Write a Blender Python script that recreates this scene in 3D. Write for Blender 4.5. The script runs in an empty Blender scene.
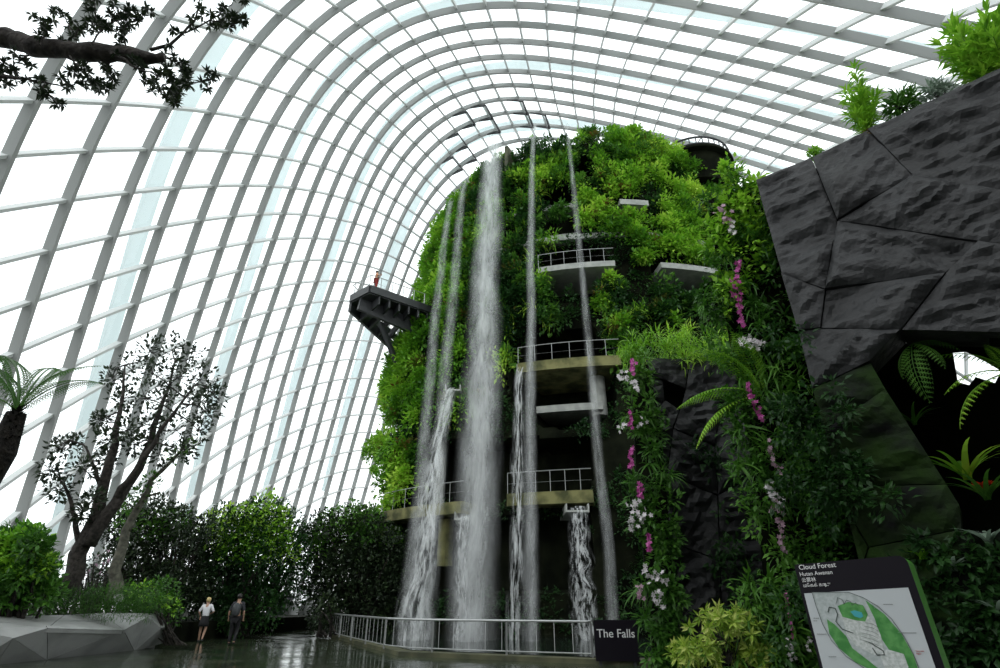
import bpy, math, random
import numpy as np
from mathutils import Vector, Matrix
from mathutils.geometry import delaunay_2d_cdt
rng = np.random.default_rng(7)
scene = bpy.context.scene
col = scene.collection
R = math.radians

# ---------------------------------------------------------------- camera
F, PITCH = 545.0, R(26.27)
CAM = np.array([0.0, 0.0, 1.5])
cam = bpy.data.cameras.new('camera')
cam.sensor_width = 36.0
cam.lens = 36.0 * F / 1000.0
cam.clip_start, cam.clip_end = 0.05, 600
cob = bpy.data.objects.new('camera', cam)
cob.location = CAM
cob.rotation_euler = (R(90) + PITCH, 0, 0)
col.objects.link(cob)
scene.camera = cob

# ---------------------------------------------------------------- sky, exposure
world = bpy.data.worlds.new('overcast_sky')
scene.world = world
world.use_nodes = True
wn, wl = world.node_tree.nodes, world.node_tree.links
bg = wn['Background']
tc = wn.new('ShaderNodeTexCoord')
sep = wn.new('ShaderNodeSeparateXYZ')
ramp = wn.new('ShaderNodeValToRGB')
wl.new(tc.outputs['Generated'], sep.inputs[0])
wl.new(sep.outputs['Z'], ramp.inputs[0])
wl.new(ramp.outputs[0], bg.inputs['Color'])
ramp.color_ramp.elements[0].position = 0.0
ramp.color_ramp.elements[0].color = (0.55, 0.57, 0.58, 1)
ramp.color_ramp.elements[1].position = 0.06
ramp.color_ramp.elements[1].color = (0.96, 0.99, 1.0, 1)
bg.inputs['Strength'].default_value = 1.9
scene.view_settings.view_transform = 'Standard'
scene.view_settings.look = 'None'
scene.view_settings.gamma = 1.0
scene.view_settings.exposure = 0.0
scene.view_settings.use_curve_mapping = False
scene.cycles.transparent_max_bounces = 24
scene.cycles.max_bounces = 6
scene.cycles.sample_clamp_indirect = 4.0

# ---------------------------------------------------------------- pixel <-> world helpers
cP, sP = math.cos(PITCH), math.sin(PITCH)
RM = np.array([[1, 0, 0], [0, cP, sP], [0, -sP, cP]])
def ray(px, py):
    return np.array([(px-500)/F, 1.0, (334-py)/F]) @ RM
def at_y(px, py, Y):
    d = ray(px, py); return CAM + d*(Y/d[1])
def at_z(px, py, z):
    d = ray(px, py); return CAM + d*((z-CAM[2])/d[2])
def on_plane(px, py, P0, n):
    d = ray(px, py); return CAM + d*(np.dot(np.asarray(P0)-CAM, n)/np.dot(d, n))
def project(P):
    q = (np.asarray(P)-CAM) @ RM.T
    return 500+F*q[..., 0]/q[..., 1], 334-F*q[..., 2]/q[..., 1]
def in_poly(x, y, poly):
    x = np.asarray(x, float); y = np.asarray(y, float)
    r = np.zeros(x.shape, bool); n = len(poly)
    for k in range(n):
        x0, y0 = poly[k]; x1, y1 = poly[(k+1) % n]
        c = ((y0 > y) != (y1 > y))
        r ^= c & (x < (x1-x0)*(y-y0)/((y1-y0) if y1 != y0 else 1e-9)+x0)
    return r
def vnoise(P, scale=1.0, seed=0, octaves=1):
    P = np.asarray(P, float)*scale
    out = 0; amp = 1.0; tot = 0
    for o in range(octaves):
        q = P*(2**o)+seed*17.13+o*5.7
        i = np.floor(q).astype(np.int64); f = q-i; f = f*f*(3-2*f)
        v = 0
        for a in (0, 1):
            for b in (0, 1):
                for c in (0, 1):
                    h = (i[..., 0]+a)*374761393+(i[..., 1]+b)*668265263+(i[..., 2]+c)*2147483647+seed*971
                    h = (h ^ (h >> 13))*1274126177; h = (h ^ (h >> 16)) & 0xffff
                    w = (f[..., 0] if a else 1-f[..., 0])*(f[..., 1] if b else 1-f[..., 1])*(f[..., 2] if c else 1-f[..., 2])
                    v = v+w*(h/65535.0)
        out = out+amp*v; tot += amp; amp *= .5
    return out/tot   # 0..1
def unit(v):
    v = np.asarray(v, float); return v/np.maximum(np.linalg.norm(v, axis=-1, keepdims=True), 1e-9)

# ---------------------------------------------------------------- objects
def tag(o, label=None, cat=None, group=None, kind=None):
    if label: o['label'] = label
    if cat: o['category'] = cat
    if group: o['group'] = group
    if kind: o['kind'] = kind
    return o
def empty(name, loc, label=None, cat=None, group=None, kind=None, rz=0):
    o = bpy.data.objects.new(name, None)
    o.location = loc; o.rotation_euler[2] = rz
    o.empty_display_size = .2
    col.objects.link(o)
    return tag(o, label, cat, group, kind)
class MB:
    """collects faces of one mesh"""
    def __init__(s):
        s.v = []; s.f = []; s.t = []; s.n = 0; s.loose = []
    def add(s, V, Fc, tint=0.5):
        V = np.asarray(V, float)
        s.v.append(V)
        for f in Fc: s.loose.append((np.asarray(f)+s.n, tint))
        s.n += len(V)
    def add_arr(s, V, Fa, tint):
        """V (n,3), Fa (m,k) int, tint (m,)"""
        s.v.append(V); s.f.append(Fa+s.n); s.t.append(np.broadcast_to(tint, (len(Fa),))); s.n += len(V)
    def box(s, lo, hi, M=None, off=None):
        lo = np.asarray(lo, float); hi = np.asarray(hi, float)
        V = np.array([[x, y, z] for x in (lo[0], hi[0]) for y in (lo[1], hi[1]) for z in (lo[2], hi[2])])
        if M is not None: V = V @ np.asarray(M).T
        if off is not None: V = V+off
        s.add(V, [(0, 1, 3, 2), (4, 6, 7, 5), (0, 4, 5, 1), (2, 3, 7, 6), (0, 2, 6, 4), (1, 5, 7, 3)])
    def beam(s, a, b, w, h, up=(0, 0, 1)):
        """box from a to b; w across, h along up"""
        a = np.asarray(a, float); b = np.asarray(b, float)
        d = unit(b-a); x = unit(np.cross(d, up)); u = np.cross(x, d)
        V = [p+x*sx*w/2+u*su*h/2 for p in (a, b) for sx, su in ((-1, -1), (1, -1), (1, 1), (-1, 1))]
        s.add(V, [(0, 1, 2, 3), (4, 7, 6, 5), (0, 4, 5, 1), (1, 5, 6, 2), (2, 6, 7, 3), (3, 7, 4, 0)])
    def tube(s, pts, rad, sides=8, tint=.5):
        pts = np.asarray(pts, float); n = len(pts)
        rad = np.broadcast_to(rad, (n,))
        T = unit(np.gradient(pts, axis=0))
        ref = np.array([0.31, 0.2, 0.93]) if abs(T[0][2]) < .8 else np.array([1, .1, .2])
        V = []
        for k in range(n):
            x = unit(np.cross(T[k], ref)); y = np.cross(T[k], x); ref = np.cross(x, T[k])
            a = np.arange(sides)*2*np.pi/sides
            V.append(pts[k]+rad[k]*(np.cos(a)[:, None]*x+np.sin(a)[:, None]*y))
        V = np.concatenate(V)
        i = np.arange(sides); j = (i+1) % sides
        Fa = np.concatenate([np.stack([k*sides+i, k*sides+j, (k+1)*sides+j, (k+1)*sides+i], 1) for k in range(n-1)])
        base = s.n
        s.add_arr(V, Fa, tint)
        s.loose.append((np.arange(sides)[::-1]+base, tint)); s.loose.append((np.arange(sides)+(n-1)*sides+base, tint))
    def sweep(s, pts, prof, ups, closed=True):
        """profile (k,2) swept along pts; ups = per-point up vector (profile y)"""
        pts = np.asarray(pts, float); n = len(pts); prof = np.asarray(prof, float); k = len(prof)
        T = unit(np.gradient(pts, axis=0)); U = unit(ups); X = unit(np.cross(T, U)); U = np.cross(X, T)
        V = (pts[:, None]+prof[None, :, 0:1]*X[:, None]+prof[None, :, 1:2]*U[:, None]).reshape(-1, 3)
        i = np.arange(k); j = (i+1) % k
        Fa = np.concatenate([np.stack([q*k+i, q*k+j, (q+1)*k+j, (q+1)*k+i], 1) for q in range(n-1)])
        b = s.n; s.add_arr(V, Fa, .5)
        s.loose.append((i[::-1]+b, .5)); s.loose.append((i+(n-1)*k+b, .5))
    def build(s, name, mat, parent=None, smooth=False, loc=None, attr=True):
        V = np.concatenate(s.v) if s.v else np.zeros((0, 3))
        o_loc = np.array(parent.location) if parent is not None and loc is None and parent.type == 'EMPTY' else None
        faces_idx = []; starts = []; tot = []; tints = []
        pos = 0
        for Fa, t in zip(s.f, s.t):
            m, k = Fa.shape
            faces_idx.append(Fa.ravel()); starts.append(pos+np.arange(m)*k); tot.append(np.full(m, k)); tints.append(t); pos += m*k
        if s.loose:
            faces_idx.append(np.concatenate([f for f, _ in s.loose]))
            ks = np.array([len(f) for f, _ in s.loose]); starts.append(pos+np.concatenate([[0], np.cumsum(ks)[:-1]])); tot.append(ks)
            tints.append(np.array([t for _, t in s.loose]))
        me = bpy.data.meshes.new(name)
        sub = np.zeros(3)
        if parent is not None:
            q = parent
            while q is not None: sub = sub+np.array(q.location); q = q.parent
        elif loc is not None: sub = np.asarray(loc, float)
        V = V-sub
        me.vertices.add(len(V)); me.vertices.foreach_set('co', V.astype(np.float32).ravel())
        L = np.concatenate(faces_idx).astype(np.int32)
        me.loops.add(len(L)); me.loops.foreach_set('vertex_index', L)
        st = np.concatenate(starts).astype(np.int32)
        me.polygons.add(len(st)); me.polygons.foreach_set('loop_start', st)
        me.update(calc_edges=True)
        me.polygons.foreach_set('use_smooth', np.full(len(st), smooth))
        if attr:
            a = me.attributes.new('tint', 'FLOAT', 'FACE'); a.data.foreach_set('value', np.concatenate(tints).astype(np.float32))
        me.validate()
        me.materials.append(mat)
        o = bpy.data.objects.new(name, me); col.objects.link(o)
        if parent is not None: o.parent = parent
        elif loc is not None: o.location = loc
        return o
def part(name, mat, parent, fn, smooth=False):
    m = MB(); fn(m); return m.build(name, mat, parent, smooth)

# ---------------------------------------------------------------- materials
def new_mat(name):
    m = bpy.data.materials.new(name); m.use_nodes = True
    return m, m.node_tree.nodes, m.node_tree.links, m.node_tree.nodes['Principled BSDF']
def solid(name, c1, c2=None, rough=.6, scale=3.0, bump=0.0, bscale=20.0, metal=0.0, detail=4, spec=.5):
    m, n, l, b = new_mat(name)
    b.inputs['Roughness'].default_value = rough; b.inputs['Metallic'].default_value = metal
    b.inputs['Specular IOR Level'].default_value = spec
    t = n.new('ShaderNodeTexCoord')
    if c2 is None: b.inputs['Base Color'].default_value = (*c1, 1)
    else:
        z = n.new('ShaderNodeTexNoise'); z.inputs['Scale'].default_value = scale; z.inputs['Detail'].default_value = detail
        r = n.new('ShaderNodeValToRGB'); r.color_ramp.elements[0].position = .38; r.color_ramp.elements[1].position = .62
        r.color_ramp.elements[0].color = (*c1, 1); r.color_ramp.elements[1].color = (*c2, 1)
        l.new(t.outputs['Object'], z.inputs['Vector']); l.new(z.outputs['Fac'], r.inputs[0]); l.new(r.outputs[0], b.inputs['Base Color'])
    if bump:
        z2 = n.new('ShaderNodeTexNoise'); z2.inputs['Scale'].default_value = bscale; z2.inputs['Detail'].default_value = 8
        bp = n.new('ShaderNodeBump'); bp.inputs['Strength'].default_value = bump; bp.inputs['Distance'].default_value = .05
        l.new(t.outputs['Object'], z2.inputs['Vector']); l.new(z2.outputs['Fac'], bp.inputs['Height']); l.new(bp.outputs[0], b.inputs['Normal'])
    return m
def leafmat(name, cols, trans=.35, rough=.45, nscale=.25, nmix=.5):
    """cols = list of leaf colours; each leaf takes one by its own random tint, drifting by patch of species"""
    m, n, l, b = new_mat(name)
    a = n.new('ShaderNodeAttribute'); a.attribute_name = 'tint'
    t = n.new('ShaderNodeTexCoord'); z = n.new('ShaderNodeTexNoise'); z.inputs['Scale'].default_value = nscale; z.inputs['Detail'].default_value = 3
    l.new(t.outputs['Object'], z.inputs['Vector'])
    mr = n.new('ShaderNodeMapRange'); mr.inputs[1].default_value = .33; mr.inputs[2].default_value = .67
    l.new(z.outputs['Fac'], mr.inputs[0])
    mx = n.new('ShaderNodeMix'); mx.data_type = 'FLOAT'; mx.inputs[0].default_value = nmix
    l.new(a.outputs['Fac'], mx.inputs[2]); l.new(mr.outputs[0], mx.inputs[3])
    r = n.new('ShaderNodeValToRGB')
    k = len(cols)
    while len(r.color_ramp.elements) < k: r.color_ramp.elements.new(.5)
    for q, c in enumerate(cols):
        r.color_ramp.elements[q].position = q/(k-1) if k > 1 else 0; r.color_ramp.elements[q].color = (*c, 1)
    l.new(mx.outputs[0], r.inputs[0]); l.new(r.outputs[0], b.inputs['Base Color'])
    b.inputs['Roughness'].default_value = rough; b.inputs['Specular IOR Level'].default_value = .35
    tr = n.new('ShaderNodeBsdfTranslucent'); l.new(r.outputs[0], tr.inputs['Color'])
    ms = n.new('ShaderNodeMixShader'); ms.inputs[0].default_value = trans
    l.new(b.outputs[0], ms.inputs[1]); l.new(tr.outputs[0], ms.inputs[2]); l.new(ms.outputs[0], n['Material Output'].inputs['Surface'])
    return m

# ---------------------------------------------------------------- leaf templates (y = along the leaf, z = its upper side)
LEAF = (np.array([[0, 0, 0], [-.26, .42, .07], [0, .5, 0], [.26, .42, .07], [0, 1, -.08]]), np.array([[0, 2, 4, 1], [0, 3, 4, 2]]))
NARROW = (np.array([[0, 0, 0], [-.11, .42, .03], [0, .5, 0], [.11, .42, .03], [0, 1, -.15]]), np.array([[0, 2, 4, 1], [0, 3, 4, 2]]))
def blade_tpl(w=.05, droop=.5, seg=4):
    V = []; Fa = []
    for k in range(seg+1):
        t = k/seg; y = t*(1-.25*droop*t); z = .35*t-droop*t*t
        ww = w*(1-t)**.7+.002
        V += [[-ww, y, z], [ww, y, z]]
        if k: q = 2*k; Fa.append([q-2, q-1, q+1, q])
    return np.array(V), np.array(Fa)
BLADE = blade_tpl()
def frond_tpl(pairs=13, droop=.45, wid=.2):
    V = []; Fa = []
    def p(t): return np.array([0, t*(1-.2*droop*t), .3*t-droop*t*t])
    for k in range(pairs):
        t = .08+.9*k/(pairs-1); c = p(t); L = wid*math.sin(math.pi*min(1, .18+.8*t))**.8
        for sx in (-1, 1):
            b = len(V)
            V += [c+[0, -.02, 0], c+[0, .022, 0], c+[sx*L*.6, .065, -.015], c+[sx*L, .06, -.05*1], c+[sx*L*.6, .012, -.015]]
            Fa.append([b, b+1, b+2, b+4]); Fa.append([b+4, b+2, b+3, b+3])
    V = np.array(V)
    quads = np.array([f for f in Fa if f[2] != f[3]])
    # tips as thin quads
    tips = np.array([[f[0], f[1], f[2], f[0]] for f in Fa if f[2] == f[3]])
    for k in range(6):
        t0, t1 = k/6, (k+1)/6; b = len(V)
        V = np.vstack([V, p(t0)+[-.006, 0, 0], p(t0)+[.006, 0, 0], p(t1)+[.005, 0, 0], p(t1)+[-.005, 0, 0]])
        quads = np.vstack([quads, [b, b+1, b+2, b+3]])
    # extend pinna tip: move index 2/4 merge -> use tip vertex by replacing quad (b,b+1,b+2,b+4) with wide then tip triangle expressed as quad
    tipq = []
    for f in Fa:
        if f[2] == f[3]: tipq.append(f[:3])
    return V, quads, np.array(tipq)
FV, FQ, FT = frond_tpl()
def inst(mb, tpl, pos, dirv, up, scale, tint, tris=None):
    """copies a leaf template to many places inside one mesh (leaves of one plant or planting)"""
    V, Fa = tpl
    pos = np.asarray(pos, float); N = len(pos)
    if N == 0: return
    y = unit(np.broadcast_to(dirv, (N, 3))); x = unit(np.cross(y, np.broadcast_to(up, (N, 3))+1e-4)); z = np.cross(x, y)
    sc = np.broadcast_to(scale, (N,))[:, None, None]
    W = (V[None, :, 0:1]*x[:, None]+V[None, :, 1:2]*y[:, None]+V[None, :, 2:3]*z[:, None])*sc+pos[:, None]
    nv = len(V)
    off = (np.arange(N)*nv)[:, None, None]
    ti = np.broadcast_to(tint, (N,))
    b = mb.n
    mb.add_arr(W.reshape(-1, 3), (Fa[None]+off).reshape(-1, Fa.shape[1]), np.repeat(ti, len(Fa)))
    if tris is not None:
        mb.f.append((tris[None]+off).reshape(-1, 3)+b); mb.t.append(np.repeat(ti, len(tris)))
def fronds(mb, pos, dirv, up, scale, tint):
    inst(mb, (FV, FQ), pos, dirv, up, scale, tint, FT)
def sphere_dirs(n, bias=(0, 0, 0)):
    d = unit(rng.normal(size=(n, 3))); return unit(d+np.asarray(bias))
def clump(mb, c, r, n, size, tpl=LEAF, bias=(0, 0, .4), tint=.5, tv=.35, squash=1.0, jitter=.5):
    """a leafy clump: leaves on and in a ball, pointing outwards"""
    d = sphere_dirs(n, np.asarray(bias)*.5)
    rr = r*(rng.random(n)**.4)
    p = np.asarray(c)+d*rr[:, None]*np.array([1, 1, squash])
    dv = unit(d+rng.normal(size=(n, 3))*jitter+np.asarray(bias)*.3)
    up = unit(rng.normal(size=(n, 3))*.35+[0, 0, 1]+d*.5)
    inst(mb, tpl, p, dv, up, size*rng.uniform(.7, 1.3, n), np.clip(tint+rng.uniform(-tv, tv, n), 0, 1))

# ================================================================ MATERIALS
M_rib = solid('painted_steel_rib', (.32, .33, .32), rough=.5)
M_purlin = solid('painted_steel_purlin', (.62, .64, .63), rough=.5)
M_arch = None
M_dark = solid('dark_steel', (.035, .037, .04), rough=.45)
M_steel = solid('stainless_steel', (.42, .43, .43), rough=.35, metal=.6)
M_soil = solid('shade_dark_soil', (.003, .004, .002), (.010, .012, .006), rough=.95, scale=.8, bump=.8, bscale=3, spec=.08)  # soil colour taken near black to carry the shade between plants
M_rock = solid('black_slate', (.011, .0115, .0125), (.024, .025, .027), rough=.6, scale=1.6, bump=1.0, bscale=4, detail=8)
M_conc = solid('weathered_concrete', (.30, .31, .29), (.42, .43, .40), rough=.8, scale=2, bump=.15)
M_conc_moss = solid('stained_concrete', (.055, .06, .016), (.21, .20, .075), rough=.8, scale=1.3, bump=.2)
M_kerb = solid('mossy_kerb_concrete', (.035, .04, .018), (.10, .10, .05), rough=.7, scale=1.5, bump=.2)
M_bark = solid('brown_bark', (.012, .010, .008), (.045, .038, .032), rough=.9, scale=9, bump=.9, bscale=14)
M_bark_pale = solid('grey_bark', (.07, .07, .055), (.16, .155, .12), rough=.9, scale=6, bump=.5, bscale=10)
M_black = solid('fibrous_black_trunk', (.006, .005, .004), (.02, .016, .012), rough=1, scale=12, bump=1, bscale=18)
L_bright = leafmat('bright_green_leaves', [(.03, .11, .012), (.12, .33, .02), (.32, .60, .05), (.55, .74, .10)], nscale=.35)
L_mid = leafmat('mid_green_leaves', [(.02, .07, .012), (.06, .18, .02), (.14, .32, .04)], nscale=.35)
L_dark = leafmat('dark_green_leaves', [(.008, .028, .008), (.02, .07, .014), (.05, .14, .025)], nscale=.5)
L_bronze = leafmat('bronze_leaves', [(.06, .05, .015), (.16, .08, .02), (.12, .16, .03), (.28, .10, .03)], nscale=.6)
L_yellow = leafmat('yellow_green_leaves', [(.06, .18, .02), (.36, .52, .06), (.75, .78, .26)], nscale=1.5, nmix=.2)
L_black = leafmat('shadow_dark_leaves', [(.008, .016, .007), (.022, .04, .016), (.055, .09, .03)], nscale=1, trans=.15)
L_silver = leafmat('silver_green_leaves', [(.16, .24, .17), (.32, .40, .32)], nscale=1)
P_pink = leafmat('magenta_petals', [(.35, .03, .22), (.62, .09, .42), (.75, .25, .55)], nmix=0)
P_white = leafmat('white_petals', [(.70, .62, .68), (.88, .86, .86)], nmix=0)
P_blush = leafmat('blush_petals', [(.42, .22, .34), (.70, .50, .60)], nmix=0)
P_red = leafmat('scarlet_bracts', [(.55, .02, .01), (.8, .06, .02)], nmix=0)

M_arch = leafmat('glare_paled_arch', [(.90, .955, .96), (.92, .97, .975)], trans=.6, nmix=0)  # glare that pales the steel arches is put into this white, translucent colour
def glass_mat():
    m, n, l, b = new_mat('clear_glazing')
    n.remove(b)
    t = n.new('ShaderNodeBsdfTransparent'); t.inputs[0].default_value = (.95, .985, .985, 1)
    g = n.new('ShaderNodeBsdfGlossy'); g.inputs['Roughness'].default_value = .05
    ms = n.new('ShaderNodeMixShader'); ms.inputs[0].default_value = .04
    l.new(t.outputs[0], ms.inputs[1]); l.new(g.outputs[0], ms.inputs[2]); l.new(ms.outputs[0], n['Material Output'].inputs['Surface'])
    return m
M_glass = glass_mat()

def water_mat(name, dens, sx, sy, lo, hi):
    """falling water: white aerated streaks with clear gaps, streaks run down the fall"""
    m, n, l, b = new_mat(name)
    uv = n.new('ShaderNodeUVMap'); mp = n.new('ShaderNodeMapping'); mp.inputs['Scale'].default_value = (sx, sy, 1)
    z = n.new('ShaderNodeTexNoise'); z.inputs['Scale'].default_value = 1; z.inputs['Detail'].default_value = 6; z.inputs['Roughness'].default_value = .65
    l.new(uv.outputs[0], mp.inputs[0]); l.new(mp.outputs[0], z.inputs['Vector'])
    mr = n.new('ShaderNodeMapRange'); mr.inputs[1].default_value = lo; mr.inputs[2].default_value = hi; mr.inputs[4].default_value = dens
    l.new(z.outputs['Fac'], mr.inputs[0])
    # thin out towards the two edges of the curtain
    s = n.new('ShaderNodeSeparateXYZ'); l.new(uv.outputs[0], s.inputs[0])
    e = n.new('ShaderNodeMath'); e.operation = 'PINGPONG'; e.inputs[1].default_value = .5; l.new(s.outputs[0], e.inputs[0])
    e2 = n.new('ShaderNodeMapRange'); e2.inputs[1].default_value = 0; e2.inputs[2].default_value = .5; e2.interpolation_type = 'SMOOTHSTEP'; l.new(e.outputs[0], e2.inputs[0])
    mu = n.new('ShaderNodeMath'); mu.operation = 'MULTIPLY'; l.new(mr.outputs[0], mu.inputs[0]); l.new(e2.outputs[0], mu.inputs[1])
    b.inputs['Base Color'].default_value = (.95, .97, .98, 1); b.inputs['Roughness'].default_value = .6
    tl = n.new('ShaderNodeBsdfTranslucent'); tl.inputs[0].default_value = (.95, .97, .98, 1)
    m1 = n.new('ShaderNodeMixShader'); m1.inputs[0].default_value = .5; l.new(b.outputs[0], m1.inputs[1]); l.new(tl.outputs[0], m1.inputs[2])
    tp = n.new('ShaderNodeBsdfTransparent')
    ms = n.new('ShaderNodeMixShader'); l.new(mu.outputs[0], ms.inputs[0]); l.new(tp.outputs[0], ms.inputs[1]); l.new(m1.outputs[0], ms.inputs[2])
    l.new(ms.outputs[0], n['Material Output'].inputs['Surface'])
    return m
W_mist = water_mat('misty_falling_water', .66, 5, 14, .30, .72)
W_thin = water_mat('thin_falling_water', .38, 3, 22, .32, .70)
W_strand = water_mat('stranded_falling_water', .85, 7, 9, .47, .60)

def floor_mat():
    m, n, l, b = new_mat('wet_slate_paving')
    t = n.new('ShaderNodeTexCoord'); br = n.new('ShaderNodeTexBrick'); br.inputs['Scale'].default_value = .55
    br.inputs['Color1'].default_value = (.035, .048, .028, 1); br.inputs['Color2'].default_value = (.06, .078, .045, 1)  # green reflection of the planting is put into the slate colours
    br.inputs['Mortar'].default_value = (.02, .025, .015, 1); br.inputs['Mortar Size'].default_value = .012
    br.inputs['Brick Width'].default_value = .9; br.inputs['Row Height'].default_value = .45
    l.new(t.outputs['Object'], br.inputs['Vector'])
    z = n.new('ShaderNodeTexNoise'); z.inputs['Scale'].default_value = .8; z.inputs['Detail'].default_value = 6; l.new(t.outputs['Object'], z.inputs['Vector'])
    mx = n.new('ShaderNodeMix'); mx.data_type = 'RGBA'; mx.blend_type = 'MULTIPLY'; mx.inputs[0].default_value = .6
    l.new(br.outputs['Color'], mx.inputs[6]); l.new(z.outputs['Color'], mx.inputs[7]); l.new(mx.outputs[2], b.inputs['Base Color'])
    r = n.new('ShaderNodeMapRange'); r.inputs[1].default_value = .35; r.inputs[2].default_value = .65; r.inputs[3].default_value = .05; r.inputs[4].default_value = .2
    l.new(z.outputs['Fac'], r.inputs[0]); l.new(r.outputs[0], b.inputs['Roughness'])
    z2 = n.new('ShaderNodeTexNoise'); z2.inputs['Scale'].default_value = 2.5; z2.inputs['Detail'].default_value = 5; l.new(t.outputs['Object'], z2.inputs['Vector'])
    bp = n.new('ShaderNodeBump'); bp.inputs['Strength'].default_value = .35; bp.inputs['Distance'].default_value = .02
    l.new(z2.outputs['Fac'], bp.inputs['Height']); l.new(bp.outputs[0], b.inputs['Normal'])
    b.inputs['Specular IOR Level'].default_value = .6
    return m
M_floor = floor_mat()

# ================================================================ DOME
CO = np.array([float(x) for x in """4.26 38.43 13.61 37.72 -13.27 16.47 13.40 -3.49 -28.93 -3.70 2.74 -3.90 -1.49 -3.17 0.55 0.31 -0.21 0.73 0.47 1.20 0.23 -0.01 0.09 -0.22 -0.16 -0.57 -0.29 0.01 -0.01 0.07 0.04 0.15 0.07 0.09 0.04 -0.05 -0.04 -0.20 -0.20 1.53 38.67 28.16 4.77 -6.29 -1.32 -7.55 5.44 6.76 2.64 -4.53 0.05 0.63 -2.57 -2.60 -0.32 0.75 -0.54 -0.07 0.63 0.86 0.03 -0.03 0.31 0.01 -0.21 -0.33 0.02 -0.07 -0.12 -0.01 0.06 0.09 -0.01 0.13 0.13 0.05 -0.11 -0.07 2.41 -4.40 -10.48 -4.22 0.92 -5.54 1.14 -2.88 -5.25 -0.36 -0.14 -2.69 -0.57 -0.96 -1.90 -0.01 -0.31 -0.45 0.05 -0.41 0.07 -0.02 0.17 0.38 0.03 0.54 0.35 -0.03 -0.12 -0.16 -0.02 -0.16 -0.11 -0.14 -0.02 0.12 0.03 0.36 0.37 -0.02 0.08 0.07 0.12 -0.01 0.08 -0.14 -0.20 -0.26 -0.22 -0.00 0.05 0.26 -0.14 0.08 0.04 0.30 0.17 0.11 -0.50 -0.56 -0.04 -0.15 -0.26 -0.07 0.46 0.49 -0.01 0.01 0.11 -0.02 -0.16 -0.21 0.04 -0.21 -0.26 -0.11 0.25 0.19 -0.05 0.05 0.01 0.05 -0.03 0.03 0.05 -0.03 0.02 -0.09 0.07 0.00 0.04 0.03 0.07 -0.03 -0.05 -0.03 -0.09 0.02 0.03 0.04 -0.14 -0.06 0.04 0.06 -0.03 0.05 0.14 0.03 -0.01 -0.17 -0.12 0.01 -0.04 -0.08 -0.01 -0.14 -0.18 0.02 -0.05 -0.03 -0.05 0.05 0.02 0.01 0.06 0.05 0.06 -0.08 -0.07 -0.09 0.08 0.04 -0.04 -0.05 -0.07 0.01 0.00 0.05 -0.01 0.09 0.06 0.04 -0.10 -0.10 0.04 0.06 0.11 0.00 0.01 0.01 0.05 -0.02 0.10 0.02 -0.08 -0.09 0.01 -0.00 0.01 -0.02 -0.01 -0.03 -0.02 0.02 -0.00 0.01 0.00 0.01 -0.01 -0.07 -0.07 0.01 0.04 0.02 0.01 -0.01 -0.03 -0.01 0.02 0.02 -0.01 -0.00 0.02 -0.00 -0.08 0.01 0.00 0.13 0.13 0.03 0.01 0.03 0.03 0.02 0.05""".split()]).reshape(7, 13, 3)
from numpy.polynomial import chebyshev as Ch
def dome(i, j):
    u = (np.asarray(i, float)+2)/22*2-1; v = (np.asarray(j, float)+22)/52*2-1
    u, v = np.broadcast_arrays(u, v)
    return np.stack([Ch.chebval2d(u, v, CO[:, :, k]) for k in range(3)], -1)
def dome_n(i, j):
    a = dome(np.asarray(i)+.05, j)-dome(np.asarray(i)-.05, j); b = dome(i, np.asarray(j)+.05)-dome(i, np.asarray(j)-.05)
    nn = unit(np.cross(a, b))
    c = np.array([2, 40, 15.]); s = np.sign(((dome(i, j)-c)*nn).sum(-1))
    return nn*s[..., None]          # outward
I0, I1, JT = -1, 19, 30
def j_base(i):
    for j in np.arange(-22, 10, .25):
        if dome(i, j)[2] > -.4: return j
    return 0
jb = {i: j_base(i) for i in range(I0, I1+1)}
shell = empty('ceiling', (0, 40, 0), 'tall curved glass and white steel vault arching over the whole garden', 'glass roof', kind='structure')
for i in range(I0, I1+1):
    js = np.arange(jb[i], JT+.01, .5)
    P = dome(i, js); N = dome_n(i, js)
    m = MB(); m.sweep(P-N*.33, [(-.115, -.29), (.115, -.29), (.115, .29), (-.115, .29)], N)
    m.build('rib', M_rib, shell, attr=False)
for j in range(-21, JT+1):
    ok = [i for i in range(I0, I1+1) if jb[i] <= j]
    if len(ok) < 2: continue
    ii = np.arange(ok[0], ok[-1]+.01, .5)
    P = dome(ii, j); N = dome_n(ii, j)
    m = MB(); m.sweep(P-N*.2, [(-.09, -.22), (.09, -.22), (.09, .22), (-.09, .22)], N)
    m.build('purlin', M_purlin, shell, attr=False)
m = MB()
for i in range(I0, I1):
    js = np.arange(max(jb[i], jb[i+1]), JT+.01, 1.0)
    js = np.concatenate([[max(jb[i], jb[i+1])], np.arange(math.ceil(js[0]+.01), JT+1)])
    A = dome(i, js); B = dome(i+1, js)
    V = np.stack([A, B], 1).reshape(-1, 3); k = np.arange(len(js)-1)*2
    m.add_arr(V, np.stack([k, k+1, k+3, k+2], 1), .5)
m.build('glazing', M_glass, shell, attr=False)
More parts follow.
